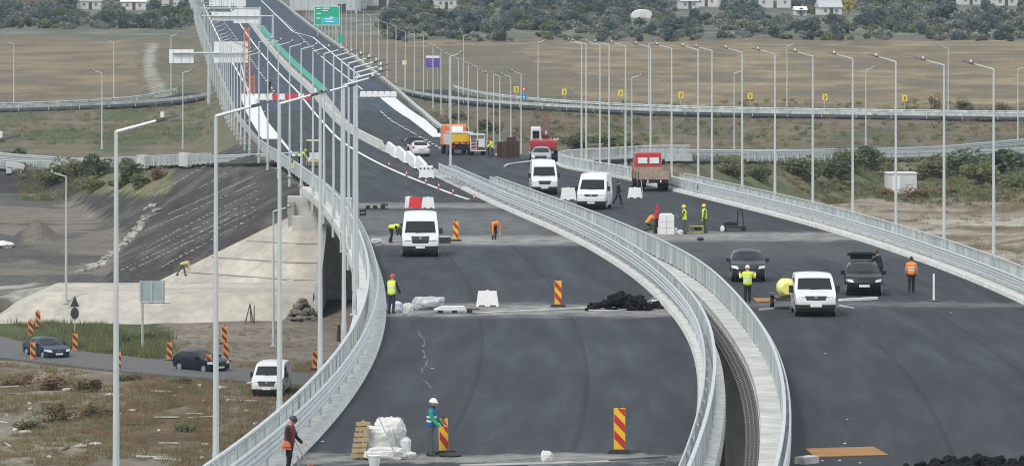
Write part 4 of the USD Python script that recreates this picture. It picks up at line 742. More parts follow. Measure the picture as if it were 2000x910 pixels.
# ---------------------------------------------------------------- buildings
WALL = mat('render_white', (.58, .575, .56), .8, var=.05); ROOFG = mat('roof_grey', (.42, .44, .46), .7, var=.1); ROOFR = mat('roof_brown', (.25, .14, .11), .8, var=.15); GLASS = mat('window_glass', (.03, .038, .045), .12, spec=.6)
def house(label, x, y, w, d, h, roof, wall, rz=8):
    Y = F * HC / (y + 200); t = thing('house', label, 'house', ((x - 1000) / F * Y, Y + d / 2, 0), rz)
    MB().box((0, 0, h / 2), (w, d, h)).build('wall', wall, t)
    m = MB(); a, b_, k = w / 2 + .3, d / 2 + .3, h + d * .28
    m.add([[-a, -b_, h - .08], [a, -b_, h - .08], [a, 0, k], [-a, 0, k], [-a, b_, h - .08], [a, b_, h - .08], [-a, -b_, h - .2], [a, -b_, h - .2], [a, b_, h - .2], [-a, b_, h - .2]], [[0, 1, 2, 3], [3, 2, 5, 4], [6, 7, 1, 0], [4, 5, 8, 9], [0, 3, 4, 4], [1, 5, 2, 2]]); rf = m.build('roof', roof, t)
    MB().box((w * .25, d * .1, k), (.6, .6, 1.2)).build('chimney', ROOFR, rf)
    for i in range(max(2, int(w / 3))):
        f_ = MB().box((-w / 2 + (i + .5) * w / max(2, int(w / 3)), -d / 2 - .03, h * .55), (.75, .08, .8)).build('window', mat('far_window', (.16, .18, .2), .3), t)
    MB().box((w * .02, -d / 2 - .03, 1.0), (.9, .07, 2.0)).build('door', BARK, t)
house('white building with a bright roof above the tan field, leftmost', 172, 19, 6.5, 7, 2.6, GEO, WALL); house('low white-roofed building right of the leftmost one above the tan field', 262, 20, 7, 6, 2.4, GEO, WALL, -4); house('white-roofed building beside the motorway at the top', 328, 14, 9, 7, 2.8, GEO, WALL, 12)
house('house with pale walls and a brown roof at the top behind the pale hall', 868, 18, 6, 6, 3, ROOFR, WALL); house('grey-roofed house left of the yellow tree', 1620, 30, 6, 6, 2.2, ROOFG, WALL); house('white house high in the belt, left of a pair', 1344, 18, 5, 6, 2.4, GEO, WALL); house('white house high in the belt, right of a pair', 1382, 14, 7, 6, 3, GEO, WALL, -10); house('small white shed left of the grey-roofed house', 1563, 31, 3, 3, 1.6, GEO, WALL); house('pale grey house near the top right corner', 1893, 10, 6, 6, 2.6, ROOFG, WALL); house('white-roofed house in the top right corner', 1962, 12, 7, 6, 2.4, GEO, WALL); house('brown-roofed house at the top, left of the motorway', 60, 16, 12, 7, 2.2, ROOFR, mat('render_grey', (.3, .28, .28), .8), 5)
house('wide low house with a dark roof above the middle of the belt', 1515, 16, 9, 7, 3, ROOFR, WALL, -6)
Y = F * HC / 235; t = thing('polytunnel', 'white domed polytunnel in the scrub above the brown field', 'polytunnel', (255.5e-4 * Y, Y, 0), 0)
a = np.linspace(0, math.pi, 13); MB().loft([[(-2.9 * (1 if k == 0 else 1) * math.cos(q), y, 2.0 * math.sin(q) ** .7) for q in a] for k, y in enumerate((-2, 8))]).build('cover', GEO, t, 50); MB().box((0, -2.03, .7), (1.4, .05, 1.3)).build('door', WALL, t)
for label, x0, x1, yb, Y, d, h, nn in [('large pale hall with ribbed walls beside the far motorway', 566, 693, 28, 1376, 60, 9, 9), ('smaller pale hall right of the large ribbed hall', 716, 755, 19, 1433, 30, 8, 3)]:
    xa, xb = (x0 - 1000) / F * Y, (x1 - 1000) / F * Y; t = thing('hall', label, 'hall', ((xa + xb) / 2, Y, 0)); w = xb - xa
    MB().box((0, d / 2, h / 2), (w, d, h)).build('wall', mat('hall_cladding', (.52, .53, .55), .6, var=.04), t); MB().box((0, d / 2, h + .15), (w + .4, d + .4, .3)).build('roof', ROOFG, t); MB().box((0, -.06, .5), (w, .1, 1.0)).build('plinth', mat('plinth', (.13, .11, .11), .9), t)
    for i in range(nn): MB().box((-w / 2 + (i + .5) * w / nn, -.05, h / 2 + .5), (.12, .1, h - 1)).build('rib', mat('hall_rib', (.44, .45, .47), .6), t)
    MB().box((w * .3, -.08, 1.6), (2.2, .1, 2.2)).build('gate', DARK, t)
p = GR(1759, 381); t = thing('site_cabin', 'white site cabin standing among weeds behind the right railing', 'cabin', p, 4); MB().box((0, 0, 1.2), (3.1, 2.3, 2.2)).build('wall', WALL, t); MB().box((0, 0, 2.34), (3.25, 2.45, .1)).build('roof', GEO, t); MB().box((-.6, -1.17, 1.1), (.8, .05, 1.9)).build('door', SIGNW, t); MB().box((.7, -1.17, 1.5), (.8, .05, .7)).build('window', mat('cabin_blind', (.6, .62, .62), .5), t)
for x in (-1.3, 1.3): MB().box((x, 0, .0), (.2, 2.2, .3)).build('skid', DARK, t)
p = GR(30, 337); t = thing('white_skip', 'white overturned metal body lying below the left ramp', 'metal body', p, 10); MB().box((0, 0, .75), (1.9, 1.2, .5), 0, 0, .18).build('shell', WALL, t); MB().box((.7, 0, .3), (.1, 1.1, .9), 0, 0, .6).build('flap', WALL, t); MB().box((-.7, 0, .25), (.5, 1.0, .6)).build('end', WALL, t)
hr = random.Random(4); m = MB()
for k in range(90):
    q = hr.uniform(0, 1) ** .6; an = hr.uniform(0, 6.283); s_ = hr.uniform(.4, .8); m.blob((-15.5 + 1.25 * q * math.cos(an), 378.2 + 1.3 * q * math.sin(an), max(0, 1.75 * (1 - q)) + .0), (s_, s_, s_ * .6), k, 1, .8, 2.2)
tag(m.build('soil_heap', mat('wet_soil', (.17, .15, .13), .95, var=.3, scale=2, bump=.6, bscale=5), None), 'grey-brown soil heap against the abutment at the right end of the pale slope', 'soil heap')
p = GR(4, 482); o = MB().blob((p[0], p[1], p[2] + .12), (2.2, 3.6, .7), 4, 3, .9, 2.4).build('tarpaulin', GEO, None, 50); tag(o, 'white crumpled tarpaulin beside the dark heap at the left border', 'tarpaulin')
# orange lattice mast
p = DK(482, 192); t = thing('lattice_mast', 'orange lattice mast rising beside the far left carriageway', 'lattice mast', p, 12); OR = mat('mast_orange', (.60, .24, .13), .6, var=.1)
def tower(x, h, w0, w1, n):
    for sx in (-1, 1):
        for sy in (-1, 1): MB().tube((x + sx * w0, sy * w0, 0), (x + sx * w1, sy * w1, h), .055, .04, 6).build('leg', OR, t)
    m = MB()
    for k in range(n):
        z0, z1 = h * k / n, h * (k + 1) / n; a, b_ = w0 + (w1 - w0) * k / n, w0 + (w1 - w0) * (k + 1) / n
        for q in range(4):
            c = [(-1, -1), (1, -1), (1, 1), (-1, 1)]; u, v = c[q], c[(q + 1) % 4]
            m.tube((x + u[0] * a, u[1] * a, z0), (x + v[0] * b_, v[1] * b_, z1), .026, .026, 5); m.tube((x + v[0] * a, v[1] * a, z0), (x + u[0] * b_, u[1] * b_, z1), .026, .026, 5)
    tag(m.build('bracing', OR, t), kind='stuff')
tower(0, 10.4, .5, .34, 12); tower(.85, 3.4, .32, .28, 5); MB().box((.2, 0, .12), (2.2, 1.6, .24)).build('base', WHITE, t); MB().tube((-.9, -.4, 4.9), (.2, -.4, .3), .13, .11, 8).build('stay', WHITE, t)
# ---------------------------------------------------------------- vehicles
def paint(name, c, rough=.34): return mat('paint_' + name, c, rough, 0, var=.05, scale=1.5, coat=.35 if max(c) > .1 else .0, spec=.5 if max(c) > .1 else .22)
P_WHITE = paint('white', (.66, .67, .68)); P_NAVY = paint('navy', (.022, .042, .07)); P_BLACK = paint('black', (.014, .016, .019)); P_DGREY = paint('dark_grey', (.035, .04, .046)); P_SILVER = paint('silver', (.30, .32, .34)); P_RED = paint('red', (.42, .03, .03)); P_YELLOW = paint('yellow', (.80, .50, .03)); P_ORANGE = paint('orange', (.75, .22, .07))
LIGHT = mat('headlight_glass', (.70, .73, .76), .12, .2, var=.05, spec=.7); TAIL = mat('tail_light', (.45, .02, .02), .2); TRIM = mat('black_trim', (.022, .023, .025), .55); PLATE = mat('number_plate', (.78, .78, .76), .5); RIM = mat('wheel_rim', (.38, .39, .40), .35, .6); VGLASS = mat('vehicle_glass', (.012, .015, .018), .1, spec=.4); CHROME = mat('badge_chrome', (.6, .62, .64), .2, .8)
def prof(pts, W): 
    return m3.Manifold.extrude(m3.CrossSection([np.array(pts, float)], m3.FillRule.NonZero), W)
def shellset(pts, W, belt, roof, tum, nose, L):
    pts = np.array(pts, float)
    if 0.5 * np.sum(pts[:, 0] * np.roll(pts[:, 1], -1) - np.roll(pts[:, 0], -1) * pts[:, 1]) < 0: pts = pts[::-1]
    cs = m3.CrossSection([pts], m3.FillRule.NonZero); out = []
    for o in (0, .012):
        c = cs.offset(o, m3.JoinType.Miter) if o else cs
        m = m3.Manifold.extrude(c, W + 2 * o).refine_to_length(.17)
        def wf(v, o=o):
            v = np.asarray(v); x, z, h = v[:, 0], v[:, 1], v[:, 2] - W / 2 - o
            g = 1 - tum * np.clip((z - belt) / (roof - belt), 0, 1.05) ** 1.3 - .05 * np.clip((.5 - z) / .3, 0, 1)
            g = g * (1 - nose * np.abs(2 * x / L) ** 5)
            rnd = np.abs(h) / (W / 2)
            zz = z - (.06 if roof > 1.8 else .11) * np.clip((z - belt) / (roof - belt), 0, 1) * rnd ** 3
            return np.stack([x - np.sign(x) * .10 * rnd ** 3 * np.abs(2 * x / L) ** 6, -h * g, zz], 1)
        out.append(m.warp_batch(wf))
    return out
def xz(poly, y0, y1):
    p = np.array(poly, float)
    if 0.5 * np.sum(p[:, 0] * np.roll(p[:, 1], -1) - np.roll(p[:, 0], -1) * p[:, 1]) < 0: p = p[::-1]
    return m3.Manifold.extrude(m3.CrossSection([p], m3.FillRule.NonZero), y1 - y0).rotate((90, 0, 0)).translate((0, y1, 0))
def yz(poly, x0, x1):
    p = np.array(poly, float)
    if 0.5 * np.sum(p[:, 0] * np.roll(p[:, 1], -1) - np.roll(p[:, 0], -1) * p[:, 1]) < 0: p = p[::-1]
    return m3.Manifold.extrude(m3.CrossSection([p], m3.FillRule.NonZero), x1 - x0).rotate((90, 0, 90)).translate((x0, 0, 0))
def wheel(t, x, y, r, w=.2, rim=RIM):
    m = MB(); s = 1 if y > 0 else -1; m.tube((x, y - w / 2, r), (x, y + w / 2, r), r, r, 22); wl = m.build('wheel', BLACK, t, 40)
    m = MB(); m.tube((x, y + s * (w / 2 - .01), r), (x, y + s * (w / 2 + .015), r), r * .66, r * .6, 16)
    for k in range(5): a = k * 1.2566; m.tube((x, y + s * (w / 2 + .016), r), (x + r * .55 * math.cos(a), y + s * (w / 2 + .016), r + r * .55 * math.sin(a)), .03, .03, 5)
    m.build('rim', rim, wl)
def place(p, hd, L, deck=True):
    """origin of a vehicle whose front (or the end nearest the camera) touches p"""
    c = np.array(p, float); f = np.array([math.cos(math.radians(hd)), math.sin(math.radians(hd)), 0])
    return c - f * L / 2
def tilt(t, hd): 
    UsdGeom.Xform(t).AddRotateYOp().Set(1.254 * math.sin(math.radians(hd)))
def ontodeck(c): c = c.copy(); c[2] = float(Hd(c[1])) + .0; return c
def shape(t, name, m, mt, smooth=28):
    v, f, _ = meshkit.arrays(m)
    if len(f): return MB().add(v, f).build(name, mt, t, smooth)
def auto(name, label, cat, p, hd, L, W, H, pts, belt, wind, sides, paint_, wheels, r, tum=.14, nose=.07, rear=None, grille=None, lamps=None, bumper=None, plate=True, deck=True, mirrors=(1.0, 1.0), trimlow=.42, tails=None, hatch=False, black_bumper=False):
    tum = tum if H > 1.8 else tum + .07
    c = ontodeck(place(p, hd, L)) if deck else place(p, hd, L)
    t = thing(name, label, cat, c, hd)
    if deck: tilt(t, hd)
    B, O = shellset(pts, W, belt, H, tum, nose, L)
    arch = [m3.Manifold.cylinder(.6, r + .07, r + .07, 24).rotate((90, 0, 0)).translate((x, s * (W / 2 - .02) + .3, r)) for x in wheels for s in (-1, 1)]
    A = m3.Manifold.batch_boolean(arch, m3.OpType.Add)
    shell = O - B; B = B - A; shell = shell - A
    shape(t, 'body', B, paint_)
    def dec(name, mask, mt): 
        q = shell ^ mask
        if not q.is_empty(): shape(t, name, q, mt, False)
    (ax, az), (bx, bz) = wind
    d = np.array([bx - ax, bz - az]); Ln = np.linalg.norm(d); d /= Ln; n = np.array([-d[1], d[0]]) * .22; A_, B_ = np.array([ax, az]) + d * .07 * Ln, np.array([bx, bz]) - d * .05 * Ln
    wm = xz([A_ - n, B_ - n, B_ + n, A_ + n], -W, W) ^ yz([(-W * .425, az - .02), (W * .425, az - .02), (W * (.425 - .36 * tum), bz), (-W * (.425 - .36 * tum), bz)], -L, L)
    dec('windscreen', wm, VGLASS)
    for poly in sides:
        for s in (0, 1): dec('side_window', xz(poly, .0 if s else -W, W if s else 0.0), VGLASS)
    if rear:
        (ax, az), (bx, bz) = rear; dec('rear_window', xz([(ax - .25, az), (ax + .22, az), (bx + .22, bz), (bx - .25, bz)], -W * .36, W * .36), VGLASS)
    if bumper: dec('bumper', yz([(-W, .0), (W, .0), (W, bumper), (-W, bumper)], L * .36, L), TRIM)
    if grille: y_, z0, z1 = grille; dec('grille', yz([(-y_, z1), (-y_ * .86, z0), (y_ * .86, z0), (y_, z1)], L * .38, L), TRIM)
    if lamps:
        y0, y1, z0, z1 = lamps
        for s in (-1, 1): dec('headlight', yz([(s * y0, z0), (s * y1, z0 + .05), (s * y1, z1), (s * (y0 + .06), z1 - .04)], L * .28, L), LIGHT)
    if tails:
        y0, y1, z0, z1 = tails
        for s in (-1, 1): dec('tail_light', yz([(s * y0, z0), (s * y1, z0), (s * y1, z1), (s * y0, z1)], -L, -L * .42), TAIL)
    if plate:
        fx = max(q[0] for q in pts); MB().box((fx + .012, 0, plate if plate is not True else .5), (.03, .52, .12)).build('number_plate', PLATE, t); MB().box((-fx - .012, 0, .75), (.03, .52, .12)).build('number_plate', PLATE, t)
    if grille: MB().tube((L * .485, 0, grille[2] - .08), (L * .492, 0, grille[2] - .08), .08, .08, 12).build('badge', CHROME, t)
    (mx, mz) = mirrors
    for s in (-1, 1):
        q = MB(); q.box((mx, s * (W / 2 + .12), mz), (.12, .2, .2 if H < 1.8 else .34)); q.box((mx + .05, s * (W / 2 + .0), mz - .06), (.05, .16, .05)); q.build('mirror', TRIM if H > 1.8 else paint_, t)
    def seam(a_, b_):
        u = np.array(b_, float) - np.array(a_, float); q = np.array([-u[1], u[0]]) / np.linalg.norm(u) * .011
        dec('panel_gap', xz([np.array(a_) - q, np.array(b_) - q, np.array(b_) + q, np.array(a_) + q], -W, W), TRIM)
    wf_, wr_ = wheels[0], wheels[-1]
    seam((wf_ - .62, .42), (wf_ - .72, belt + .02)); seam((wf_ - 1.75, .42), (wf_ - 1.78, H * .9 if H > 1.8 else belt + .05)); seam((wf_ - .7, belt * .72), (wr_ + .5, belt * .74))
    dec('bonnet_gap', yz([(-W * .42, belt * .80), (W * .42, belt * .80), (W * .42, belt * .80 + .022), (-W * .42, belt * .80 + .022)], L * .3, L), TRIM)
    MB().box((wind[0][0] - .02, .12, wind[0][1] + .10), (.03, W * .36, .03), 0, .12).build('wiper', TRIM, t)
    for s in (-1, 1): MB().box((wf_ - 1.6, s * (W / 2 + .005), belt * .86), (.2, .04, .035)).build('door_handle', TRIM if H > 1.8 else paint_, t)
    for x in wheels:
        for s in (-1, 1): wheel(t, x, s * (W / 2 - .13), r)
    MB().box((0, 0, .28), (L * .86, W * .7, .22)).build('underbody', BLACK, t)
    return t, c
VAN_HI = [(2.74, .26), (2.82, .42), (2.83, .72), (2.78, 1.0), (2.6, 1.16), (1.95, 1.36), (1.28, 2.12), (1.0, 2.42), (.55, 2.6), (-2.55, 2.58), (-2.76, 2.4), (-2.8, .45), (-2.72, .28)]
auto('van', 'white high-roofed van with a black grille parked on the left carriageway', 'van', DK(821, 502), -89, 5.6, 2.1, 2.46, [(q[0], q[1] * .945) for q in VAN_HI], 1.14, ((1.95, 1.285), (1.28, 2.0)), [[(1.62, 1.29), (1.2, 1.87), (.62, 1.87), (.62, 1.25)]], P_WHITE, (1.85, -1.75), .35, .13, .05, None, (.52, .78, 1.16), (.62, .95, .93, 1.12), .62, .55, mirrors=(1.55, 1.42))
DUC = [(2.6, .26), (2.7, .45), (2.7, .8), (2.6, 1.08), (2.35, 1.22), (1.95, 1.36), (1.2, 2.1), (.95, 2.36), (.5, 2.52), (-2.5, 2.5), (-2.68, 2.3), (-2.7, .45), (-2.62, .28)]
auto('van', 'white high-roofed van with a dark bumper, nearer of two on the right carriageway', 'van', DK(1154, 410), -97, 5.4, 2.05, 2.52, DUC, 1.25, ((1.95, 1.36), (1.2, 2.1)), [[(1.62, 1.36), (1.15, 1.95), (.5, 1.95), (.5, 1.32)]], P_WHITE, (1.75, -1.7), .34, .13, .05, None, (.5, .92, 1.08), (.6, .95, 1.0, 1.22), .6, .5, mirrors=(1.55, 1.45))
auto('van', 'white high-roofed van farther back, its lower part hidden by the median railing', 'van', DK(1064, 381), -88, 5.6, 2.0, 2.6, VAN_HI, 1.2, ((1.95, 1.36), (1.28, 2.12)), [[(1.62, 1.36), (1.2, 1.98), (.62, 1.98), (.62, 1.32)]], P_WHITE, (1.85, -1.75), .35, .13, .05, None, (.48, .8, 1.08), (.6, .93, .93, 1.12), .62, .55, mirrors=(1.55, 1.42))
VITO = [(2.28, .24), (2.37, .4), (2.38, .68), (2.32, .86), (2.12, .99), (1.42, 1.17), (.72, 1.72), (.4, 1.84), (-.2, 1.9), (-2.05, 1.86), (-2.3, 1.7), (-2.38, .5), (-2.3, .28)]
auto('van', 'low white van with dark bumper towing the yellow tank trailer', 'van', DK(1594, 619), -90, 4.75, 1.9, 1.9, VITO, 1.1, ((1.42, 1.17), (.72, 1.72)), [[(1.12, 1.16), (.68, 1.62), (.1, 1.66), (.1, 1.1)], [(0, 1.1), (0, 1.66), (-1.0, 1.66), (-1.0, 1.1)]], P_WHITE, (1.5, -1.5), .33, .13, .06, None, (.5, .76, .95), (.58, .88, .76, .98), .56, .52, mirrors=(1.02, 1.2))
auto('van', 'white van with a black grille driving on the dirt below the left viaduct', 'van', GR(520, 777), -95, 4.97, 1.98, 2.0, [(q[0] * 1.04, q[1] * 1.05) for q in VITO], 1.15, ((1.48, 1.23), (.75, 1.8)), [[(1.16, 1.22), (.7, 1.7), (.1, 1.74), (.1, 1.16)]], P_WHITE, (1.55, -1.55), .34, .13, .06, None, (.56, .68, .98), (.62, .94, .8, 1.02), .5, .52, deck=False, mirrors=(1.06, 1.26))
SUVP = [(2.08, .28), (2.16, .42), (2.17, .68), (2.08, .84), (1.9, .93), (1.0, 1.07), (.22, 1.5), (-.15, 1.58), (-1.35, 1.56), (-1.95, 1.15), (-2.12, .95), (-2.15, .5), (-2.08, .3)]
HATP = [(1.98, .24), (2.05, .38), (2.06, .58), (1.98, .74), (1.82, .82), (.98, .98), (.2, 1.4), (-.15, 1.47), (-1.15, 1.43), (-1.75, 1.06), (-1.98, .92), (-2.03, .5), (-1.96, .28)]
SEDP = [(2.15, .22), (2.24, .36), (2.25, .55), (2.15, .7), (1.95, .78), (1.05, .93), (.32, 1.33), (-.05, 1.42), (-.85, 1.39), (-1.5, 1.03), (-2.15, .97), (-2.25, .6), (-2.2, .3)]
hs = [[(.72, 1.0), (.18, 1.36), (-.22, 1.4), (-.22, .98)], [(-.3, .98), (-.3, 1.4), (-1.05, 1.37), (-1.45, 1.0)]]; ss = [[(.72, 1.06), (.2, 1.45), (-.25, 1.49), (-.25, 1.04)], [(-.33, 1.04), (-.33, 1.49), (-1.2, 1.48), (-1.6, 1.1)]]
auto('car', 'dark grey estate car behind the worker in the yellow vest', 'car', DK(1462, 551), -91, 4.3, 1.8, 1.58, SUVP, .95, ((1.0, 1.07), (.22, 1.5)), ss, P_DGREY, (1.32, -1.3), .32, .17, .09, ((-1.95, 1.15), (-1.4, 1.5)), (.42, .62, .82), (.5, .88, .68, .86), .3, .5, mirrors=(.72, 1.08))
t_, c_ = auto('car', 'black car with its boot lid raised beside the orange-jacketed worker', 'car', DK(1688, 578), -92, 4.15, 1.78, 1.58, SUVP, .95, ((1.0, 1.07), (.22, 1.5)), ss, P_BLACK, (1.3, -1.28), .32, .17, .09, None, (.5, .58, .74), (.52, .88, .66, .84), None, .5, mirrors=(.72, 1.08))
MB().box((-1.75, 0, 1.86), (1.1, 1.42, .07), 0, 0, -.12).build('boot_lid', P_BLACK, t_, label='raised black boot lid')
MB().box((-2.2, 0, 1.78), (.5, 1.1, .3), 0, 0, -.2).build('boot_lid_inner', TRIM, t_)
auto('car', 'navy saloon car on the lane at the left', 'car', GR(116, 704), -61, 4.5, 1.8, 1.42, SEDP, .88, ((1.05, .93), (.32, 1.33)), [[(.78, .94), (.28, 1.27), (-.22, 1.33), (-.22, .92)], [(-.3, .92), (-.3, 1.33), (-.82, 1.31), (-1.25, .98)]], P_NAVY, (1.35, -1.38), .31, .17, .1, ((-1.5, 1.03), (-.9, 1.36)), (.4, .5, .68), (.5, .88, .55, .74), None, .42, deck=False, mirrors=(.75, .98))
auto('car', 'dark blue-black hatchback on the lane below the left viaduct', 'car', GR(432, 730), -46, 4.1, 1.78, 1.47, HATP, .9, ((.98, .98), (.2, 1.4)), hs, paint('blue_black', (.014, .016, .03)), (1.25, -1.22), .31, .17, .09, ((-1.75, 1.06), (-1.2, 1.4)), (.4, .5, .7), (.5, .86, .6, .8), None, .42, deck=False, mirrors=(.7, 1.0))
auto('car', 'silver-grey estate car standing in front of the red excavator', 'car', DK(1056, 322), -92, 4.3, 1.8, 1.58, SUVP, .95, ((1.0, 1.07), (.22, 1.5)), ss, P_SILVER, (1.32, -1.3), .32, .17, .09, None, (.55, .42, .82), (.55, .88, .7, .86), .36, .5, mirrors=(.72, 1.08))
auto('car', 'white hatchback seen from behind beside the median barriers', 'car', DK(814, 306) + [0, 4.0, 0], 96, 4.0, 1.75, 1.47, [(q[0], q[1]) for q in HATP], .9, ((.98, .98), (.2, 1.4)), hs, P_WHITE, (1.25, -1.22), .31, .17, .09, ((-1.75, 1.06), (-1.2, 1.4)), None, None, None, .42, mirrors=(.7, 1.0), tails=(.62, .85, .78, 1.0))
t_, c_ = auto('car', 'dark pickup with equipment on its back, just beyond the white hatchback', 'car', DK(801, 298) + [0, 4.0, 0], 98, 4.3, 1.8, 1.5, [(2.08, .28), (2.16, .68), (1.9, .93), (1.0, 1.07), (.22, 1.45), (-.15, 1.5), (-.5, 1.46), (-.75, 1.0), (-2.12, .98), (-2.15, .5), (-2.08, .3)], .95, ((1.0, 1.07), (.22, 1.45)), [[(.72, 1.06), (.2, 1.4), (-.4, 1.4), (-.4, 1.04)]], P_DGREY, (1.32, -1.3), .33, .15, .08, None, None, None, None, .5, mirrors=(.72, 1.08), tails=(.7, .88, .7, .95))
for x, y, s in ((-1.2, .3, .5), (-1.6, -.4, .4), (-1.0, -.5, .36)): MB().box((x, y, 1.0 + s / 2), (s, s, s)).build('load', DARK, t_)
MB().path([(-1.9, -.7, 1), (-1.9, -.7, 1.7), (-1.9, .7, 1.7), (-1.9, .7, 1)], .04, 6).build('rack', DARK, t_)
# yellow tank trailer
p = ontodeck(DK(1538, 604) + [0, 1.0, 0]); t = thing('trailer', 'yellow tank trailer behind the low white van', 'trailer', p, -90); tilt(t, -90)
m = MB(); xs = np.linspace(-1.0, 1.0, 9); th = np.linspace(0, 2 * math.pi, 21)[:-1]
m.loft([[(x, .47 * k * math.cos(a), .96 + .47 * k * math.sin(a)) for a in th] for x, k in zip(xs, (.55, .86, .97, 1, 1, 1, .97, .86, .55))]); m.build('tank', paint('lemon', (.80, .74, .22)), t, 45)
MB().box((0, 0, .48), (2.3, 1.1, .12)).build('frame', DARK, t); MB().tube((1.1, 0, .48), (2.0, 0, .48), .05, .05, 8).build('drawbar', DARK, t)
for s in (-1, 1): wheel(t, 0.1, s * .68, .3, .18); MB().box((.1, s * .68, .68), (.8, .22, .05)).build('mudguard', DARK, t)
MB().box((0, 0, 1.46), (.5, .3, .12)).build('lid', DARK, t)
# red lorry seen from behind
def box_part(t, name, c, s, m, **k): return MB().box(c, s, **k).build(name, m, t)
p = ontodeck(DK(1272, 374) + [0, 3.2, 0]); t = thing('lorry', 'red lorry with a grey-brown dropside bed seen from behind', 'lorry', p, 94); tilt(t, 94)
m = m3.Manifold.batch_hull([m3.Manifold.sphere(.12, 12).translate((x, y, z)) for x, y, z in [(1.5, -1.0, .9), (1.5, 1.0, .9), (3.2, -1.05, .9), (3.2, 1.05, .9), (1.55, -.9, 2.75), (1.55, .9, 2.75), (2.8, -.9, 2.75), (2.8, .9, 2.75), (3.2, -1.0, 1.7), (3.2, 1.0, 1.7)]]); shape(t, 'cab', m, P_RED, 35)
WR = mat('bright_window', (.72, .75, .78), .15, spec=.6)
for s in (-1, 1): box_part(t, 'rear_window', (1.36, s * .46, 2.25), (.04, .74, .46), WR)
box_part(t, 'windscreen', (3.1, 0, 2.2), (.06, 1.7, .6), VGLASS, ry=.42)
WOOD = mat('bed_boards', (.34, .27, .21), .85, var=.25, scale=3)
box_part(t, 'bed_floor', (-1.1, 0, .93), (4.4, 2.3, .08), WOOD)
for k in range(3): box_part(t, 'tailgate_board', (-3.3, 0, 1.02 + .2 * k), (.06, 2.4, .185), WOOD)
for s in (-1, 1):
    for k in range(3): box_part(t, 'side_board', (-1.1, s * 1.2, 1.02 + .2 * k), (4.4, .05, .185), WOOD)
    for x in (-3.3, -1.1, 1.0): box_part(t, 'stake', (x, s * 1.24, 1.22), (.09, .07, .66), DARK)
    box_part(t, 'tail_lamp', (-3.2, s * .95, .78), (.08, .3, .14), TAIL); box_part(t, 'mirror', (3.0, s * 1.35, 2.1), (.1, .2, .4), BLACK); box_part(t, 'mudflap', (-2.9, s * .85, .55), (.04, .5, .5), BLACK)
    wheel(t, 2.5, s * 1.0, .48, .3, DARK); wheel(t, -1.9, s * .92, .48, .5, DARK)
box_part(t, 'chassis', (-.3, 0, .78), (6.0, .9, .25), BLACK); box_part(t, 'rear_beam', (-3.2, 0, .72), (.12, 2.2, .16), BLACK); box_part(t, 'number_plate', (-3.28, 0, .8), (.03, 1.1, .24), PLATE); box_part(t, 'headboard', (1.15, 0, 1.35), (.06, 2.3, .8), WOOD)
# yellow and orange road works truck
p = ontodeck(DK(893, 303) + [0, 3.5, 0]); t = thing('lorry', 'road works lorry with a yellow hopper and orange cab, farthest lorry', 'lorry', p, 100); tilt(t, 100)
box_part(t, 'chassis', (0, 0, .8), (6.4, .9, .3), BLACK)
m = m3.Manifold.batch_hull([m3.Manifold.sphere(.1, 12).translate(q) for q in [(1.6, -1.1, .9), (1.6, 1.1, .9), (3.2, -1.1, .9), (3.2, 1.1, .9), (1.6, -1.05, 2.7), (1.6, 1.05, 2.7), (2.9, -1.05, 2.7), (2.9, 1.05, 2.7)]]); shape(t, 'cab', m, P_ORANGE, 35)
box_part(t, 'windscreen', (3.22, 0, 2.1), (.06, 1.9, .7), VGLASS, ry=.16)
m = MB().loft([[(x, -w, z0), (x, w, z0), (x, w, 2.1), (x, -w, 2.1)] for x, w, z0 in ((-3.0, .95, 1.25), (-2.6, 1.0, 1.05), (1.2, 1.0, 1.05))]); m.build('hopper', P_YELLOW, t); box_part(t, 'hopper_rim', (-.9, 0, 2.14), (4.3, 2.1, .1), P_WHITE)
MB().tube((1.0, -1.0, 2.68), (1.0, 1.0, 2.68), .2, .2, 14).build('roller_cover', P_ORANGE, t, 40); box_part(t, 'white_tank', (-.5, .2, 2.45), (1.4, 1.1, .5), WHITE); box_part(t, 'bumper', (-3.1, 0, .62), (.16, 2.3, .22), BLACK); box_part(t, 'side_panel', (-.6, 1.16, 1.45), (3.4, .06, 1.0), P_WHITE)
for s in (-1, 1):
    box_part(t, 'mirror', (3.0, s * 1.4, 2.2), (.1, .22, .45), BLACK); box_part(t, 'tail_lamp', (-3.2, s * .9, .85), (.06, .3, .14), TAIL)
    for x in (2.4, -1.3, -2.4): wheel(t, x, s * 1.0, .48, .34, DARK)
for k in range(3): box_part(t, 'chevron_plate', (-3.06, -.6 + .6 * k, 1.1), (.04, .4, .16), P_ORANGE)
p = ontodeck(DK(931, 304) + [0, 1.6, 0]); t = thing('road_machine', 'small white framed road machine with a dark red body, right of the yellow lorry', 'machine', p, 96); tilt(t, 96)
box_part(t, 'body', (.2, .05, .95), (2.4, 1.2, .9), mat('dark_red', (.20, .05, .06), .5)); box_part(t, 'canopy', (.2, 0, 2.0), (2.2, 1.5, .1), P_WHITE); box_part(t, 'rear_panel', (-1.1, -.35, 1.2), (.1, .6, .8), P_WHITE); box_part(t, 'platform', (-1.25, 0, .45), (.5, 1.5, .1), P_WHITE)
for x in (-.8, 1.2):
    for s in (-1, 1): MB().tube((x, s * .68, .5), (x, s * .68, 2.0), .045, .045, 6).build('canopy_post', P_WHITE, t); wheel(t, x, s * .62, .32, .22, DARK)
m = MB()
for z in (.6, .9, 1.2): m.tube((-1.5, .2, z), (-1.5, .7, z), .03, .03, 5)
for y in (.2, .7): m.tube((-1.5, y, .4), (-1.5, y, 1.5), .03, .03, 5)
m.build('ladder', P_WHITE, t)
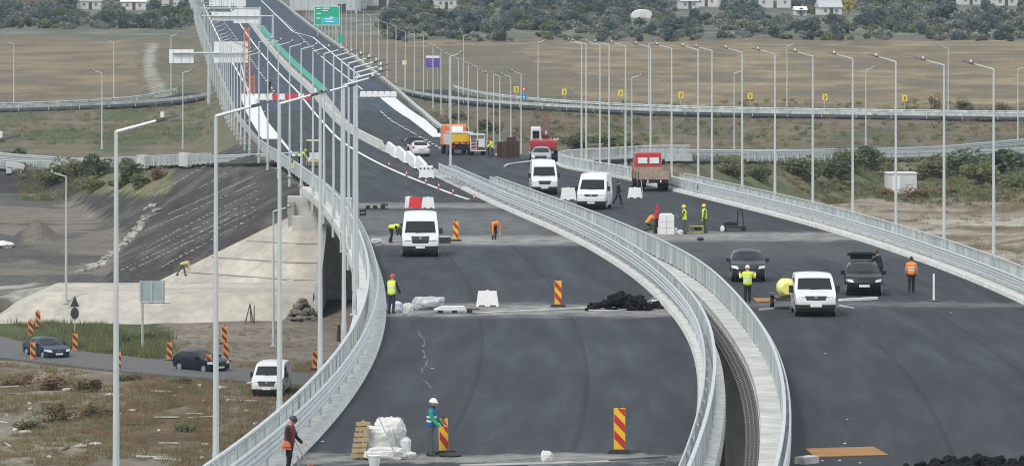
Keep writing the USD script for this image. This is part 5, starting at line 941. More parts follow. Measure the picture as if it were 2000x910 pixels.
# rusty sheets
RUST = mat('rusty_steel', (.085, .05, .037), .9, .1, var=.35, scale=1.2, stretch=(1, 1, .3)); p = ontodeck(DK(993, 308)); t = thing('sheet_screen', 'screen of rusty brown steel sheets standing upright at the pavement edge', 'steel screen', p, 4)
for i, (w, h) in enumerate([(.3, 1.5), (.32, 1.5), (.3, 1.52), (.3, 1.9), (.32, 1.92), (.3, 2.0), (.3, 1.55)]): box_part(t, 'sheet', (-.96 + .31 * i, .05 * (i % 2), h / 2), (w, .06, h), RUST)
for x in (-.8, .8): MB().tube((x, .5, 0), (x, .06, 1.3), .04, .04, 6).build('prop', RUST, t)
# excavator
p = ontodeck(DK(1062, 313) + [0, 2.5, 0]); t = thing('excavator', 'red crawler excavator with a folded brown boom and white cab', 'excavator', p, 0); RD = paint('machine_red', (.36, .04, .045), .45); BR = mat('boom_brown', (.10, .045, .038), .6)
for s in (-1, 1):
    m = MB(); m.poly([(-1.7, .25), (-1.45, .0), (1.45, .0), (1.7, .25), (1.7, .55), (1.45, .8), (-1.45, .8), (-1.7, .55)], s * 1.05 - .26, s * 1.05 + .26); v = m.v[0]; m.v[0] = np.stack([v[:, 2], v[:, 0], v[:, 1]], 1); tr = m.build('track', BLACK, t)
    for k in range(9): box_part(tr, 'track_shoe', (s * 1.05, -1.5 + .37 * k, .83), (.54, .2, .05), DARK)
m = m3.Manifold.batch_hull([m3.Manifold.sphere(.15, 12).translate(q) for q in [(-1.1, -1.9, 1.2), (1.1, -1.9, 1.2), (-1.15, -1.9, 1.75), (1.15, -1.9, 1.75), (-1.15, 1.2, 1.2), (1.15, 1.2, 1.2), (-1.1, .6, 1.8), (1.1, .6, 1.8)]]); shape(t, 'house', m, RD, 35)
box_part(t, 'turntable', (0, 0, .98), (1.4, 1.4, .3), DARK); m = m3.Manifold.batch_hull([m3.Manifold.sphere(.08, 10).translate(q) for q in [(-1.15, -.5, 1.7), (-.3, -.5, 1.7), (-1.15, 1.1, 1.7), (-.3, 1.1, 1.7), (-1.1, -.4, 2.95), (-.35, -.4, 2.95), (-1.1, .8, 2.95), (-.35, .8, 2.95)]]); cb = shape(t, 'cab', m, P_WHITE, 35); box_part(cb, 'rear_window', (-.72, -.59, 2.35), (.62, .03, .7), VGLASS); box_part(cb, 'side_window', (-1.24, .25, 2.35), (.03, .9, .7), VGLASS)
m = MB(); m.loft([[(.25 + w, y, z - h), (.25 - w, y, z - h), (.25 - w, y, z + h), (.25 + w, y, z + h)] for y, z, w, h in ((.4, 1.8, .34, .4), (1.6, 3.2, .36, .5), (2.6, 3.5, .34, .42))]); m.build('boom', BR, t)
m = MB(); m.loft([[(.25 + w, y, z - h), (.25 - w, y, z - h), (.25 - w, y, z + h), (.25 + w, y, z + h)] for y, z, w, h in ((2.7, 3.75, .2, .3), (2.2, 2.6, .2, .3), (1.8, 1.5, .17, .2))]); m.build('dipper', BR, t); MB().tube((.25, .3, 2.3), (.25, 1.5, 3.0), .09, .07, 8).build('ram', CHROME, t)
m = MB(); m.poly([(0, 0), (.8, .1), (.95, .7), (.5, .9), (0, .6)], -.5, .5); v = m.v[0]; m.v[0] = np.stack([.25 + v[:, 2], 1.3 + v[:, 0], .6 + v[:, 1]], 1); m.build('bucket', BR, t)
MB().tube((.8, -1.2, 1.9), (.8, -1.2, 2.4), .06, .06, 8).build('exhaust', DARK, t); box_part(t, 'work_lamp', (1.3, -1.0, 1.95), (.2, .2, .14), LIGHT)
# roller with canopy
p = ontodeck(DK(612, 327) + [0, 1.5, 0]); t = thing('road_roller', 'small yellow and grey roller with a canopy on the far left carriageway', 'roller', p, -84); tilt(t, -84); box_part(t, 'bonnet', (.9, 0, 1.0), (1.2, .9, .6), P_WHITE); box_part(t, 'deck', (-.3, 0, .75), (1.4, 1.1, .2), DARK); box_part(t, 'seat', (-.5, 0, 1.15), (.5, .5, .5), BLACK); box_part(t, 'canopy', (-.2, 0, 2.35), (1.7, 1.25, .1), paint('pale_yellow', (.72, .66, .32)))
for x in (-.9, .5):
    for s in (-1, 1): MB().tube((x, s * .52, .8), (x, s * .52, 2.3), .04, .04, 6).build('canopy_post', DARK, t)
for x in (1.05, -1.0): MB().tube((x, -.58, .45), (x, .58, .45), .45, .45, 20).build('drum', GALV, t, 40)
box_part(t, 'frame', (1.0, 0, .55), (1.2, 1.3, .1), P_YELLOW); MB().tube((.2, 0, 1.0), (-.1, 0, 1.5), .03, .03, 6).build('steering_column', DARK, t)
# ---------------------------------------------------------------- people
SKIN = mat('skin', (.48, .30, .22), .6, var=.06); CL = {}
def cloth(name, c): return mat('cloth_' + name, c, .85, var=.14, scale=9)
HV_Y = cloth('hi_vis_yellow', (.66, .80, .08)); HV_O = cloth('hi_vis_orange', (.90, .27, .06)); NAVYC = cloth('navy', (.03, .04, .065)); BLACKC = cloth('black', (.016, .016, .018)); GREYC = cloth('grey', (.09, .095, .10)); BLUEV = cloth('blue_vest', (.02, .11, .28)); GREENC = cloth('green', (.02, .30, .15)); REDC = cloth('red', (.45, .03, .05)); OLIVEC = cloth('olive', (.09, .10, .06)); STRIPE = mat('reflective_stripe', (.72, .75, .76), .4); BOOT = mat('boot_leather', (.05, .042, .035), .7)
HELM = {k: mat('helmet_' + k, c, .35) for k, c in dict(red=(.55, .05, .05), white=(.8, .8, .78), yellow=(.82, .68, .05), dark=(.03, .03, .035), orange=(.8, .22, .05)).items()}
def sph(p, r): return m3.Manifold.sphere(float(r), 10).translate(tuple(map(float, p)))
def bone(a, ra, b, rb): return m3.Manifold.batch_hull([sph(a, ra), sph(b, rb)])
def union(L): return m3.Manifold.batch_boolean(L, m3.OpType.Add)
def dirv(pitch, out=0.0, s=1):
    """pitch degrees forward of straight down, out degrees sideways"""
    p, o = math.radians(pitch), math.radians(out); return np.array([math.sin(p) * math.cos(o), s * math.sin(o), -math.cos(p) * math.cos(o)])
def person(label, p, face, top, trousers, vest=None, helmet=None, lean=0, arms=((8, 8, 18), (8, 8, 18)), legs=((4, -6), (-4, -10)), head=0, sleeves=None, stripes=True, h=1.75, hood=None, beard=False, mask=None):
    """arms: (upper pitch, outward, forearm pitch) right then left; legs: (thigh pitch, shin pitch)"""
    k = h / 1.75; t = thing('person', label, 'person', p, face)
    R = lambda a: np.array([[math.cos(a), 0, math.sin(a)], [0, 1, 0], [-math.sin(a), 0, math.cos(a)]])
    Rl = R(math.radians(lean)); Rh = R(math.radians(lean * .55 + head))
    feet = []
    J = {}
    for i, s in enumerate((-1, 1)):
        hip = np.array([0, s * .095, 0]); kn = hip + dirv(legs[i][0]) * .43; an = kn + dirv(legs[i][1]) * .43; J[i] = [hip, kn, an]; feet.append(an[2] - .075)
    dz = -min(feet)
    for i in J: J[i] = [q + [0, 0, dz] for q in J[i]]
    pel = np.array([0, 0, dz + .03]); waist = pel + Rl @ [0, 0, .16]; chest = pel + Rl @ [0, 0, .40]; neck = pel + Rl @ [0, 0, .53]; hd = neck + Rh @ [.015, 0, .155]
    body, sleeve, hands = [], [], []
    A = {}
    for i, s in enumerate((-1, 1)):
        sh = pel + Rl @ [0, s * .185, .455]; up, ou, fo = arms[i]; el = sh + dirv(up, ou, s) * .29; wr = el + dirv(fo, ou * .3, s) * .25; A[i] = (sh, el, wr)
        d = dirv(fo + 8, 0, s); side = np.array([0, 1.0, 0]); q = wr + d * .05
        hands += [bone(wr, .028, q, .034), m3.Manifold.batch_hull([sph(q + side * x - d * .01, .014) for x in (-.028, .028)] + [sph(q + side * x + d * .045, .014) for x in (-.03, .03)])]
        nrm = np.cross(d, side) * -1
        for f_, (o, L) in enumerate(((-.033, .068), (-.011, .08), (.011, .075), (.033, .058))):
            b0 = q + side * o + d * .045; b1 = b0 + d * L * .55 - nrm * .012; b2 = b1 + d * L * .35 - nrm * .03; hands += [bone(b0, .0105, b1, .0095), bone(b1, .0095, b2, .0085)]
        th0 = q - side * s * .03; th1 = th0 - side * s * .03 + d * .03; th2 = th1 + d * .032; hands += [bone(th0, .013, th1, .011), bone(th1, .011, th2, .009)]
    def legset(o): return [x for i in J for x in (bone(J[i][0], .088 + o, J[i][1], .062 + o), bone(J[i][1], .060 + o, J[i][2], .043 + o))]
    def trunk(o): return [m3.Manifold.batch_hull([sph(pel + [0, y, .0], .105 + o) for y in (-.07, .07)] + [sph(waist + Rl @ [0, y, 0], .10 + o) for y in (-.065, .065)]), m3.Manifold.batch_hull([sph(waist + Rl @ [0, y, 0], .10 + o) for y in (-.065, .065)] + [sph(chest + Rl @ [0, y, 0], .105 + o) for y in (-.10, .10)] + [sph(pel + Rl @ [-.01, y, .47], .06 + o) for y in (-.13, .13)])]
    def armset(o): return [x for i in A for x in (bone(A[i][0], .058 + o, A[i][1], .045 + o), bone(A[i][1], .044 + o, A[i][2], .031 + o))]
    hf = lambda v: hd + Rh @ np.array(v, float)
    headm = [m3.Manifold.batch_hull([sph(hf((0, 0, .035)), .092), sph(hf((.02, 0, -.05)), .062), sph(hf((.045, 0, -.085)), .034)]), bone(neck - Rl @ [0, 0, .03], .058, hf((0, 0, -.05)), .056), bone(hf((.09, 0, .0)), .012, hf((.112, 0, -.028)), .017), bone(hf((.088, -.02, -.066)), .008, hf((.088, .02, -.066)), .008)] + [m3.Manifold.batch_hull([sph(hf((0, s * .09, .012)), .016), sph(hf((-.012, s * .094, -.025)), .012)]) for s in (-1, 1)]
    foots = []
    for i in J:
        an = J[i][2]; foots.append(m3.Manifold.batch_hull([sph(an, .05), sph(an + [-.04, 0, -.035], .042), sph(an + [.15, 0, -.045], .034), sph(an + [.15, 0, -.05], .03)]))
    sc_ = lambda m: m.scale((k, k, k))
    def put(name, L, m, par=t, sm=42):
        q = sc_(union(L))
        if name in ('jacket', 'trousers', 'vest', 'sleeves', 'hood'):
            q = q.refine_to_length(.07 if name != 'vest' else .09); sd = zlib.crc32(label.encode()) % 97
            q = q.warp_batch(lambda v: np.asarray(v) + .022 * (meshkit.noise(np.asarray(v) * [9, 9, 13] + sd, sd)[:, None] - .5) * np.array([1, 1, .3]))
        v, f, _ = meshkit.arrays(q); return MB().add(v, f).build(name, m, par, sm)
    put('body', legset(0) + trunk(0) + armset(0) + hands + headm + [bone(J[i][2], .043, J[i][2] + [.1, 0, -.04], .03) for i in J], SKIN)
    for s in (-1, 1): put('eye', [sph(hf((.085, s * .033, .012)), .011)], TRIM)
    put('trousers', legset(.016) + [m3.Manifold.batch_hull([sph(pel + [0, y, .0], .122) for y in (-.07, .07)] + [sph(waist + Rl @ [0, y, -.06], .112) for y in (-.06, .06)])], trousers)
    if sleeves is not None and sleeves is not top: put('sleeves', armset(.017), sleeves); put('jacket', trunk(.02), top)
    else: put('jacket', trunk(.02) + armset(.017), top)
    if vest is not None:
        put('vest', trunk(.036) + [bone(A[i][0], .07, A[i][0] + (A[i][1] - A[i][0]) * .12, .068) for i in A], vest)
    if stripes and (vest is not None or top in (HV_Y, HV_O)):
        o = .045 if vest is not None else .03
        for zz, w in ((.12, .06), (.25, .06)):
            m = union(trunk(o)); pln = Rl @ np.array([0, 0, 1.0]); c0 = float(pln @ (pel + Rl @ np.array([0, 0, zz])))
            b = m.trim_by_plane(tuple(pln), c0).trim_by_plane(tuple(-pln), -(c0 + w))
            if not b.is_empty(): put('reflective_band', [b], STRIPE)
    for f_ in foots: put('boot', [f_], BOOT)
    if helmet: 
        dome = m3.Manifold.sphere(.124, 18).scale((1.1, .94, 1.12)).trim_by_plane((0, 0, 1), -.005); brim = m3.Manifold.batch_hull([m3.Manifold.cylinder(.014, .126, .126, 20).scale((1.08, .95, 1)), m3.Manifold.cylinder(.012, .09, .09, 20).translate((.072, 0, -.006))])
        v, f, _ = meshkit.arrays(union([dome, brim])); v = (v + [0, 0, .045]) @ Rh.T + hd; MB().add(v * k, f).build('helmet', HELM[helmet], t, 42)
    elif hood is not None: put('hood', [m3.Manifold.batch_hull([sph(hf((-.02, 0, .04)), .115), sph(hf((-.03, 0, -.08)), .1)])], hood)
    else: put('hair', [m3.Manifold.batch_hull([sph(hf((-.012, 0, .055)), .096), sph(hf((-.045, 0, .0)), .075)])], cloth('hair', (.03, .022, .018)))
    if mask is not None: put('scarf', [bone(neck, .085, hf((.01, 0, -.09)), .08)], mask)
    return t
def G_(x, y): return DK(x, y)
person('worker in a dark jacket with orange-red vest panels holding a shovel at the left railing', G_(565, 927), -20, BLACKC, BLACKC, cloth('dark_red', (.16, .035, .03)), 'dark', 4, ((6, 8, 40), (18, 10, 46)), head=20, stripes=False)
t = person('worker in a blue vest and green sleeves leaning on a striped delineator', G_(842, 890), -12, GREENC, GREYC, BLUEV, 'white', 4, ((14, 5, 52), (24, 4, 48)), ((5, -2), (-6, -10)), head=4, sleeves=GREENC, mask=NAVYC)
person('worker with red helmet and yellow vest standing against the left railing', G_(765, 612), 60, BLACKC, NAVYC, HV_Y, 'red', 4, ((10, 24, 30), (12, 28, 34)), head=6)
person('worker in a yellow vest bending to the ground beside the high-roofed van', G_(764, 474), -30, BLACKC, BLACKC, HV_Y, None, 82, ((16, 4, 10), (10, 4, 5)), ((14, -8), (-2, -22)), head=25, stripes=False)
person('worker in orange bending down at the joint right of the striped delineator', G_(965, 468), -75, HV_O, NAVYC, None, 'orange', 84, ((10, 6, 4), (12, 6, 6)), ((12, -6), (4, -12)), head=20, stripes=False)
person('worker in a yellow vest and white helmet seen from behind before the dark estate car', G_(1460, 592), 88, HV_Y, BLACKC, HV_Y, 'white', 3, ((40, 30, 120), (40, 30, 120)), head=8)
person('man in an orange reflective jacket walking away beside the black car', G_(1780, 571), 85, HV_O, BLACKC, None, None, 2, ((6, 14, 20), (6, 14, 20)), ((12, 2), (-8, -22)))
person('worker in an orange jacket crouching at the stack of white boxes', G_(1264, 451), 10, HV_O, BROWN if 'BROWN' in globals() else OLIVEC, None, None, 38, ((50, 8, 60), (46, 8, 60)), ((70, -60), (40, -75)), head=5, stripes=False)
person('worker in a red jacket and hood standing at the stack of white boxes', G_(1282, 456), 5, REDC, BLACKC, None, None, 6, ((20, 6, 60), (20, 6, 60)), stripes=False, hood=REDC)
person('worker in a yellow vest and helmet holding a tool, left of a standing pair', G_(1337, 457), 175, OLIVEC, OLIVEC, HV_Y, 'yellow', 2, ((35, 8, 85), (20, 8, 70)), stripes=False)
person('worker in a yellow vest and helmet with hands down, right of a standing pair', G_(1376, 455), 190, OLIVEC, OLIVEC, HV_Y, 'yellow', 2, ((6, 8, 14), (8, 8, 16)), stripes=False)
person('man in dark clothes walking between the white van and the red lorry', G_(1207, 400), 10, BLACKC, BLACKC, None, None, 4, ((-18, 6, -4), (20, 6, 36)), ((24, 8), (-16, -34)))
person('man in dark clothes half hidden behind the nearer white van', G_(1193, 396), 160, BLACKC, BLACKC, None, None, 2)
person('person in dark clothes reaching into the open boot of the black car', G_(1719, 556) + [0, 0, 0], 140, BLACKC, BLACKC, None, None, 16, ((60, 8, 95), (50, 6, 80)), head=10)
person('worker in pale yellow bending on the pale slope apron', AT(355, 539, 392.0), 15, cloth('pale_yellow', (.52, .50, .22)), OLIVEC, None, None, 74, ((24, 6, 10), (14, 6, 4)), ((26, 10), (-18, -34)), head=10, stripes=False)
person('worker in yellow overalls standing behind the far left railing', G_(582, 347), 200, HV_Y, HV_Y, None, None, 52, ((30, 8, 60), (20, 8, 50)), ((24, -16), (10, -26)), stripes=False)
person('worker in yellow bending beside the small roller', G_(585, 325), 10, HV_Y, BLACKC, None, 'yellow', 55, ((30, 6, 30), (30, 6, 30)), ((20, -10), (5, -20)), stripes=False)
person('worker in a yellow vest beside the rusty sheet screen', G_(961, 307), 175, HV_Y, NAVYC, HV_Y, None, 12, ((30, 6, 60), (20, 6, 50)), stripes=False)
person('worker in red-orange behind the small road machine', G_(954, 306), 185, cloth('rust_red', (.42, .08, .05)), NAVYC, None, None, 2, stripes=False)
person('distant person in dark clothes on the far left carriageway', G_(526, 178), -80, BLACKC, BLACKC, None, None, 2, h=1.7)
# the bag and pole of the worker at the railing
p0 = G_(565, 927); o = MB().box((p0[0] - .06, p0[1] - .2, p0[2] + .92), (.30, .12, .24), .1, .1, .12, .8).box((p0[0] - .06, p0[1] - .27, p0[2] + .95), (.22, .04, .12), .1).build('shoulder_bag', mat('bag_orange', (.70, .20, .08), .7, var=.2), None); tag(o, 'orange bag hanging at the hip of the worker with the shovel', 'bag')
t = thing('shovel', 'shovel with a red blade held by the worker at the left railing', 'shovel', p0 + [.0, -.1, 0]); MB().tube((.18, 0, 1.05), (.62, -.1, .25), .022, .02, 8).build('handle', WOOD, t); MB().box((.68, -.1, .14), (.28, .06, .34), .2, .2, .5).build('blade', RED, t)
o = MB().path([p0 + q for q in [np.array(v) for v in ((.25, -.1, .6), (.30, -.12, .22), (.5, -.2, .06), (.9, -.25, .05), (1.3, -.1, .05))]], .035, 6).build('hose', mat('hose_grey', (.30, .29, .26), .7), None); tag(o, 'grey hose running over the asphalt from the worker at the railing', 'hose')
# ---------------------------------------------------------------- site materials on the decks
BAG = mat('woven_bag_white', (.60, .60, .575), .9, var=.16, scale=5, bump=.6, bscale=9); TIMB = mat('pallet_timber', (.46, .34, .19), .8, var=.22, scale=6)
def bag(name, label, p, size, seed, m=BAG, cat='bag', group=None, n_=None):
    v = trimesh.creation.icosphere(4).vertices.copy(); f = trimesh.creation.icosphere(4).faces
    v0 = v; v = np.sign(v) * np.abs(v) ** .68; v = v * (np.array(size) / 2) * (1 + .62 * (meshkit.fbm(v0 * 1.6 + seed * 5.1, 3, seed) - .5) + .10 * (1 - np.abs(2 * meshkit.fbm(v0 * 5.5 + seed * 3.3, 2, seed + 9) - 1)) - .05)[:, None]; v[:, 2] = np.maximum(v[:, 2], -size[2] * .44) + size[2] * .44
    t = thing(name, label, cat, p, 0, group); MB().add(v, f).build('sack', m, t, 60)
    MB().tube((0, 0, size[2] * .84), (.04, 0, size[2] * .98), .05, .03, 8).build('neck', m, t); return t
bag('bulk_bag', 'large white bulk bag, the lower and left one of the crumpled pile at the left', G_(738, 893), (1.0, .9, 1.05), 1)
bag('bulk_bag', 'large white bulk bag, the tallest of the crumpled pile at the left', G_(762, 890), (.95, .9, 1.28), 2)
bag('bulk_bag', 'flattened white bulk bag lying before the tall ones', G_(752, 897), (1.2, .5, .42), 3)
bag('sack', 'small pale sack standing right of the bulk bags', G_(790, 891), (.38, .34, .66), 4, mat('sack_pale', (.62, .66, .66), .85, var=.08))
bag('sack', 'small white sack lying on its side right of the bulk bags', G_(803, 892), (.32, .24, .16), 5)
bag('sack', 'small white sack alone on the joint near the bottom of the photo', G_(1068, 902), (.36, .3, .36), 6)
bag('sack', 'white sack standing at the feet of the worker with the red helmet', G_(797, 617), (.46, .4, .62), 7)
bag('sack', 'pale blue-white sack leaning on the railing behind the worker with the red helmet', G_(775, 609), (.5, .4, .5), 8, mat('sack_blue', (.58, .64, .70), .85, var=.1))
bag('sheet_heap', 'crumpled heap of grey plastic sheeting at the middle joint', G_(838, 604), (1.5, 1.0, .62), 9, mat('plastic_grey', (.42, .44, .45), .45, var=.35, scale=3, bump=.7, bscale=5), 'sheeting')
bag('sack', 'grey sack at the left joint beside the bending worker', G_(735, 475), (.7, .5, .3), 10, mat('sack_grey', (.5, .52, .54), .8))
bag('sack', 'white sack right of the stack of white boxes', G_(1316, 457), (.5, .45, .42), 11); bag('sack', 'white sack lying between the boxes and the standing pair', G_(1329, 458), (.34, .3, .3), 12)
t = thing('pallet', 'yellowish timber pallet leaning on the bulk bags', 'pallet', G_(701, 896), 12)
for k in range(7): z = .1 + .165 * k; MB().box((-.05 + .028 * k, -.10, z + .02), (.44, .05, .12), 0, 0, 0).build('board', TIMB, t)
for y in (-.04, .12): MB().box((.06 , y, .6), (.10, .05, 1.2), 0, 0, .17).build('bearer', TIMB, t)
for k in range(3): MB().box((.0 + .07 * k, .04, .15 + .46 * k), (.3, .12, .1)).build('block', TIMB, t)
t = thing('leaning_rod', 'thin grey rod leaning across the bulk bags', 'rod', G_(771, 897)); MB().tube((.12, -.55, 0), (-.50, -.6, 1.42), .018, .018, 6).build('rod', GALV, t); MB().tube((-.50, -.6, 1.42), (-.52, -.6, 1.46), .03, .03, 6).build('grip', DARK, t)
t = thing('bucket', 'white tub at the bottom edge before the bulk bags', 'tub', G_(731, 910)); MB().loft([[(r * math.cos(a), r * math.sin(a), z) for a in np.linspace(0, 6.283, 17)[:-1]] for r, z in ((.15, 0), (.2, .32))]).build('tub', WHITE, t, 40); MB().tube((0, 0, .32), (0, 0, .34), .21, .21, 16).build('rim', WHITE, t)
o = MB().blob(G_(880, 890) + [0, 0, .04], (.75, .9, .14), 2, 2).build('tar_patch', BLACK, None, 50); tag(o, 'dark rubber foot heaped with grit below the leaned-on delineator', 'foot')
def chunks(name, label, xs, n, seed, hgt, cat='rubble'):
    r = random.Random(seed); t = thing(name, label, cat); M_ = mat('asphalt_chunk', (.013, .014, .016), .9, var=.4, scale=6, spec=.1)
    for i in range(n):
        u = r.gauss(0, .32); x = (xs[0] + xs[2]) / 2 + (xs[2] - xs[0]) / 2 * max(-1, min(1, u * 1.5)); y = xs[1] + r.uniform(-xs[3], xs[3])
        q = G_(x, y); env = max(0, 1 - abs(2 * (x - (xs[0] + xs[2]) / 2) / (xs[2] - xs[0])) ** 1.6); s = r.uniform(.12, .34)
        m = trimesh.creation.icosphere(1); v = m.vertices * (1 + .55 * (np.array([r.random() for _ in range(42)]) - .5))[:, None] * s * np.array([.6, .6, .42])
        MB().add(v + q + [0, 0, s * .15 + r.random() * hgt * env], m.faces).build('chunk', M_, t)
chunks('asphalt_rubble', 'heap of broken black asphalt at the middle joint by the inner railing', (1150, 602, 1290, 5), 190, 1, .55)
chunks('asphalt_rubble', 'heap of broken black asphalt in the lower right corner', (1770, 924, 2070, 16), 280, 2, .2)
bag('sack', 'small white bag on the black rubble against the inner railing', G_(1280, 597), (.34, .3, .3), 14)
o = MB().path([G_(x, y) + [0, 0, .06] for x, y in ((1150, 608), (1200, 609), (1235, 605), (1262, 594), (1280, 583))], .035, 6).build('cable', mat('cable_pale', (.5, .5, .48), .6), None); tag(o, 'pale cable curving around the black rubble heap', 'cable')
# planks, plates and boxes
def plank(name, label, a, b_, w, h, m, cat, z=0):
    A, B = G_(*a), G_(*b_); c = (A + B) / 2; d = B - A; o = MB().box((c[0], c[1], c[2] + h / 2 + z), (np.linalg.norm(d[:2]), w, h), math.atan2(d[1], d[0])).build(name, m, None); tag(o, label, cat); return o
t = thing('timber_stack', 'white wrapped boards on dark blocks at the middle joint', 'boards', G_(892, 611), 3)
for k in range(4): MB().box((-.30 + .04 * k, .1, .16 + .045 * k), (1.5 - .14 * k, .7 - .08 * k, .04)).build('board', mat('board_white', (.70, .70, .70), .6), t)
for x in (-.75, -.1, .6): MB().box((x, 0, .07), (.22, .6, .13)).build('block', BLACK, t)
MB().box((.45, .0, .18), (1.2, .3, .07)).build('dark_board', mat('board_dark', (.08, .07, .07), .7), t)
ORM = mat('orange_mat', (.30, .145, .035), .75, var=.2, scale=1.5, stretch=(.4, 2, 1))
for lab, q in (('orange-brown mat on the asphalt in the lower right', [(1592, 893), (1735, 889), (1706, 873), (1572, 877)]), ('orange-brown mat on the asphalt left of the yellow tank trailer', [(1478, 591), (1516, 589), (1512, 582), (1470, 583)])):
    P = [G_(*k) for k in q]; c = np.mean(P, 0); m = MB(); lo, hi_ = [v + [0, 0, .006] for v in P], [v + [0, 0, .03] for v in P]; m.loft([[lo[0], lo[1], lo[2], lo[3]], [hi_[0], hi_[1], hi_[2], hi_[3]]]); tag(m.build('floor_mat', ORM, None), lab, 'mat')
plank('white_beam', 'long white beam lying right of the low white van', (1640, 588), (1712, 585), .22, .12, WHITE, 'beam')
plank('white_beam', 'short pale beam lying left of the yellow tank trailer', (1484, 606), (1510, 604), .14, .08, CONC, 'beam')
plank('thin_board', 'thin pale board before the long white beam', (1640, 598), (1668, 602), .1, .05, CONC, 'board')
plank('concrete_offcut', 'pale concrete offcut at the foot of the inner railing in the lower right', (1562, 906), (1590, 903), .4, .22, CONC, 'concrete piece')
plank('joint_profile', 'dark steel joint profile lying across the nearest joint', (1118, 903), (1302, 893), .12, .05, STEEL, 'joint profile')
plank('joint_profile', 'pale strip of the expansion joint at the bottom of the photo', (900, 908), (1190, 901), .5, .015, CONC2, 'joint profile')
plank('kerb_beam', 'long pale strip lying on the middle joint before the white boards', (905, 611), (1160, 603), .3, .04, CONC, 'strip')
t = thing('box_stack', 'stack of white boxes between the crouching worker and the sacks', 'boxes', G_(1301, 457), 4)
for k, (x, w) in enumerate(((-.02, 1.0), (.0, .96), (.02, .92))):
    for s in (-1, 1): MB().box((x + s * w / 4, 0, .2 + .4 * k), (w / 2 - .02, .7, .385)).build('box', WHITE, t)
MB().box((0, 0, 1.24), (.7, .5, .08)).build('lid', PAINT, t)
t = thing('fluorescent_frame', 'yellow-green frame tool at the feet of the standing pair', 'machine', G_(1360, 456), 0); YG = mat('frame_yellow_green', (.36, .42, .06), .5)
for z in (.12, .45): MB().path([(-.42, -.2, z), (.42, -.2, z), (.42, .2, z), (-.42, .2, z), (-.42, -.2, z)], .03, 6).build('rail', YG, t)
for x in (-.42, .42):
    for y in (-.2, .2): MB().tube((x, y, 0), (x, y, .5), .03, .03, 6).build('upright', YG, t)
MB().box((.1, 0, .33), (.45, .3, .26)).build('motor', BLACK, t)
t = thing('joint_machine', 'black wheeled machine with a tall hoop handle on the wide carriageway', 'machine', G_(1432, 451), 2)
MB().box((-.05, 0, .26), (1.5, .55, .2)).build('bed', DARK, t); MB().box((-.15, 0, .46), (.9, .45, .22)).build('engine', BLACK, t); MB().path([(.25, .0, .4), (.3, 0, 1.28), (.42, 0, 1.36), (.58, 0, 1.3), (.66, 0, .35)], .035, 8).build('hoop', BLACK, t); MB().tube((-.62, 0, .46), (-.2, 0, .62), .09, .07, 10).build('cylinder', DARK, t)
for x in (-.6, .65):
    for s in (-1, 1): MB().tube((x, s * .3 - .05, .17), (x, s * .3 + .05, .17), .17, .17, 16).build('wheel', BLACK, t, 40)
bag('sack', 'small pale can left of the black wheeled machine', G_(1411, 452), (.24, .24, .36), 16, WHITE, 'can')
o = MB().blob(G_(1368, 470) + [0, 0, .09], (.44, .3, .22), 5, 2).build('tool_bag', BLACK, None, 50); tag(o, 'small black tool bag lying alone on the wide carriageway', 'bag')
MBx = mat('black_case', (.03, .032, .036), .6)
t = thing('generator', 'black box beside the foot of the delineator right of the high-roofed van', 'box', G_(869, 475)); MB().box((0, 0, .19), (.7, .5, .36)).build('case', MBx, t); MB().box((0, 0, .39), (.66, .46, .04)).build('lid', GALV, t)
t = thing('tool_rack', 'low black tool frame at the farther joint left of the barriers', 'tool frame', G_(738, 409), 3)
for x in (-.7, -.2, .35): MB().box((x, 0, .14), (.3, .35, .26)).build('case', BLACK, t)
MB().box((-.1, 0, .06), (1.7, .4, .06)).build('bed', DARK, t); MB().box((.45, 0, .33), (.5, .3, .16)).build('top_case', DARK, t)
t = thing('tool_case', 'pair of stacked black cases by the left railing', 'case', G_(709, 421))
for z in (.1, .32): MB().box((0, 0, z), (.42, .35, .19)).build('case', BLACK, t)
MB().box((0, -.18, .21), (.3, .02, .05)).build('handle', GALV, t)
t = thing('white_cabinet', 'white cabinet at the left railing behind the lamp posts', 'cabinet', G_(672, 420)); MB().box((0, 0, .55), (1.0, .6, 1.1)).build('case', WHITE, t); MB().box((0, 0, 1.13), (1.1, .7, .06)).build('lid', WHITE, t); MB().box((-.25, -.31, .55), (.44, .02, .9)).build('door', SIGNW, t)
for x, y, s in ((700, 609, .3), (727, 478, .3), (748, 479, .22)): o = MB().blob(DK(x + 50 if y > 600 else x, y) + [0, 0, .08], (s * 1.4, s, s * .6), int(x), 2).build('scrap_piece', CONC2, None, 50); tag(o, {700: 'grey scrap at the foot of the left railing by the sack', 727: 'grey scrap on the left joint against the railing', 748: 'small grey scrap at the feet of the bending worker in yellow'}[x], 'scrap')
o = MB().path([DK(x, y) + [0, 0, .05] for x, y in ((985, 326), (992, 322), (1012, 319), (1036, 316))], .07, 6).build('pipe', WHITE, None); tag(o, 'white pipe with a curled end lying before the silver-grey estate car', 'pipe')
p = DK(940, 306); o = MB().blob(p + [1.6, 0, .18], (.6, .5, .36), 3, 2).build('tool_box', GALV, None); tag(o, 'small pale tool box at the feet of the worker by the rusty screen', 'tool box')
t = thing('work_post', 'thin grey measuring post beside the white barrier at the red lorry', 'post', DK(1256, 386)); MB().tube((0, 0, 0), (-.15, 0, 1.3), .03, .03, 6).build('rod', GALV, t); MB().box((0, 0, .02), (.3, .3, .04)).build('foot', DARK, t)
t = thing('survey_tripod', 'dark tripod of posts at the foot of the pale slope apron', 'tripod', GR(487, 632)); 
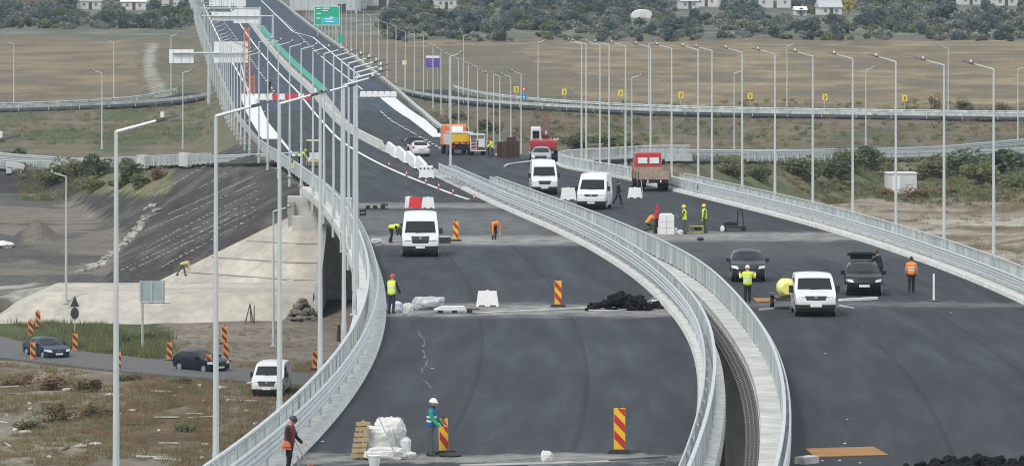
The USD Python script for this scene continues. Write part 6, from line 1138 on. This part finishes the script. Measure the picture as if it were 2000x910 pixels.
for q in ((-.3, 0), (.12, .2), (.3, -.1)): MB().tube((q[0], q[1], 0), (.05, 0, 1.4), .05, .04, 6).build('leg', BARK, t)
MB().tube((.35, 0, 0), (.36, 0, 1.3), .05, .04, 6).build('leg', BARK, t)
t = thing('rust_bollard', 'dark brown post on the dirt beside the left viaduct columns', 'post', GR(661, 668)); MB().tube((0, 0, 0), (.03, 0, 1.1), .14, .1, 8).build('post', RUST, t); MB().tube((.03, 0, 1.1), (.03, 0, 1.2), .12, .05, 8).build('cap', RUST, t)
# flakes and drips on the asphalt
cr = random.Random(77); y_, x_, k_ = 648, 824, 0; pts_ = []
while y_ < 772: pts_.append((x_ + 11 * math.sin(y_ / 9.5) * math.sin(y_ / 31) + cr.uniform(-3, 3) + (y_ - 648) * .09, y_)); y_ += cr.uniform(3, 6)
m = MB(); q = np.array([G_(*k) for k in pts_]) + [0, 0, .006]
for u, v in zip(q[:-1], q[1:]):
    if cr.random() < .25: continue
    w = np.array([cr.uniform(.02, .05), .0, 0]); m.add([u - w, u + w, v + w, v - w], [[0, 1, 2, 3]])
struct('chalk_mark', m, mat('chalk', (.11, .115, .12), .9))
r = random.Random(31); FL = mat('pale_grit', (.42, .42, .41), .9)
for i, (x, y) in enumerate([(1655, 819), (1650, 866), (1606, 900), (1640, 899), (1680, 904), (1490, 690), (630, 862), (708, 745), (828, 698), (845, 720), (1858, 611), (735, 640), (1612, 690), (700, 888)]):
    q = G_(x, y); o = MB().blob(q + [0, 0, .012], (r.uniform(.08, .17), r.uniform(.12, .25), .04), i, 1, .6).build('grit_flake', FL, None); tag(o, f'small pale flake lying on the fresh asphalt, {ordw(i).replace("nearest", "first")} of the scattered ones', 'flake', 'pale flakes on the asphalt')
# ---------------------------------------------------------------- air
hz = MB().box((1500, 4500, 299), (17000, 10600, 604))
hz_m = usdkit.material(stage, '/World/Looks/air', {'v': ('principled_volume', {'color': (.70, .83, .96), 'density': 0.00007, 'anisotropy': 0.2})}, volume='v.volume')
if HAZE: tag(hz.build('haze', hz_m), kind='stuff')
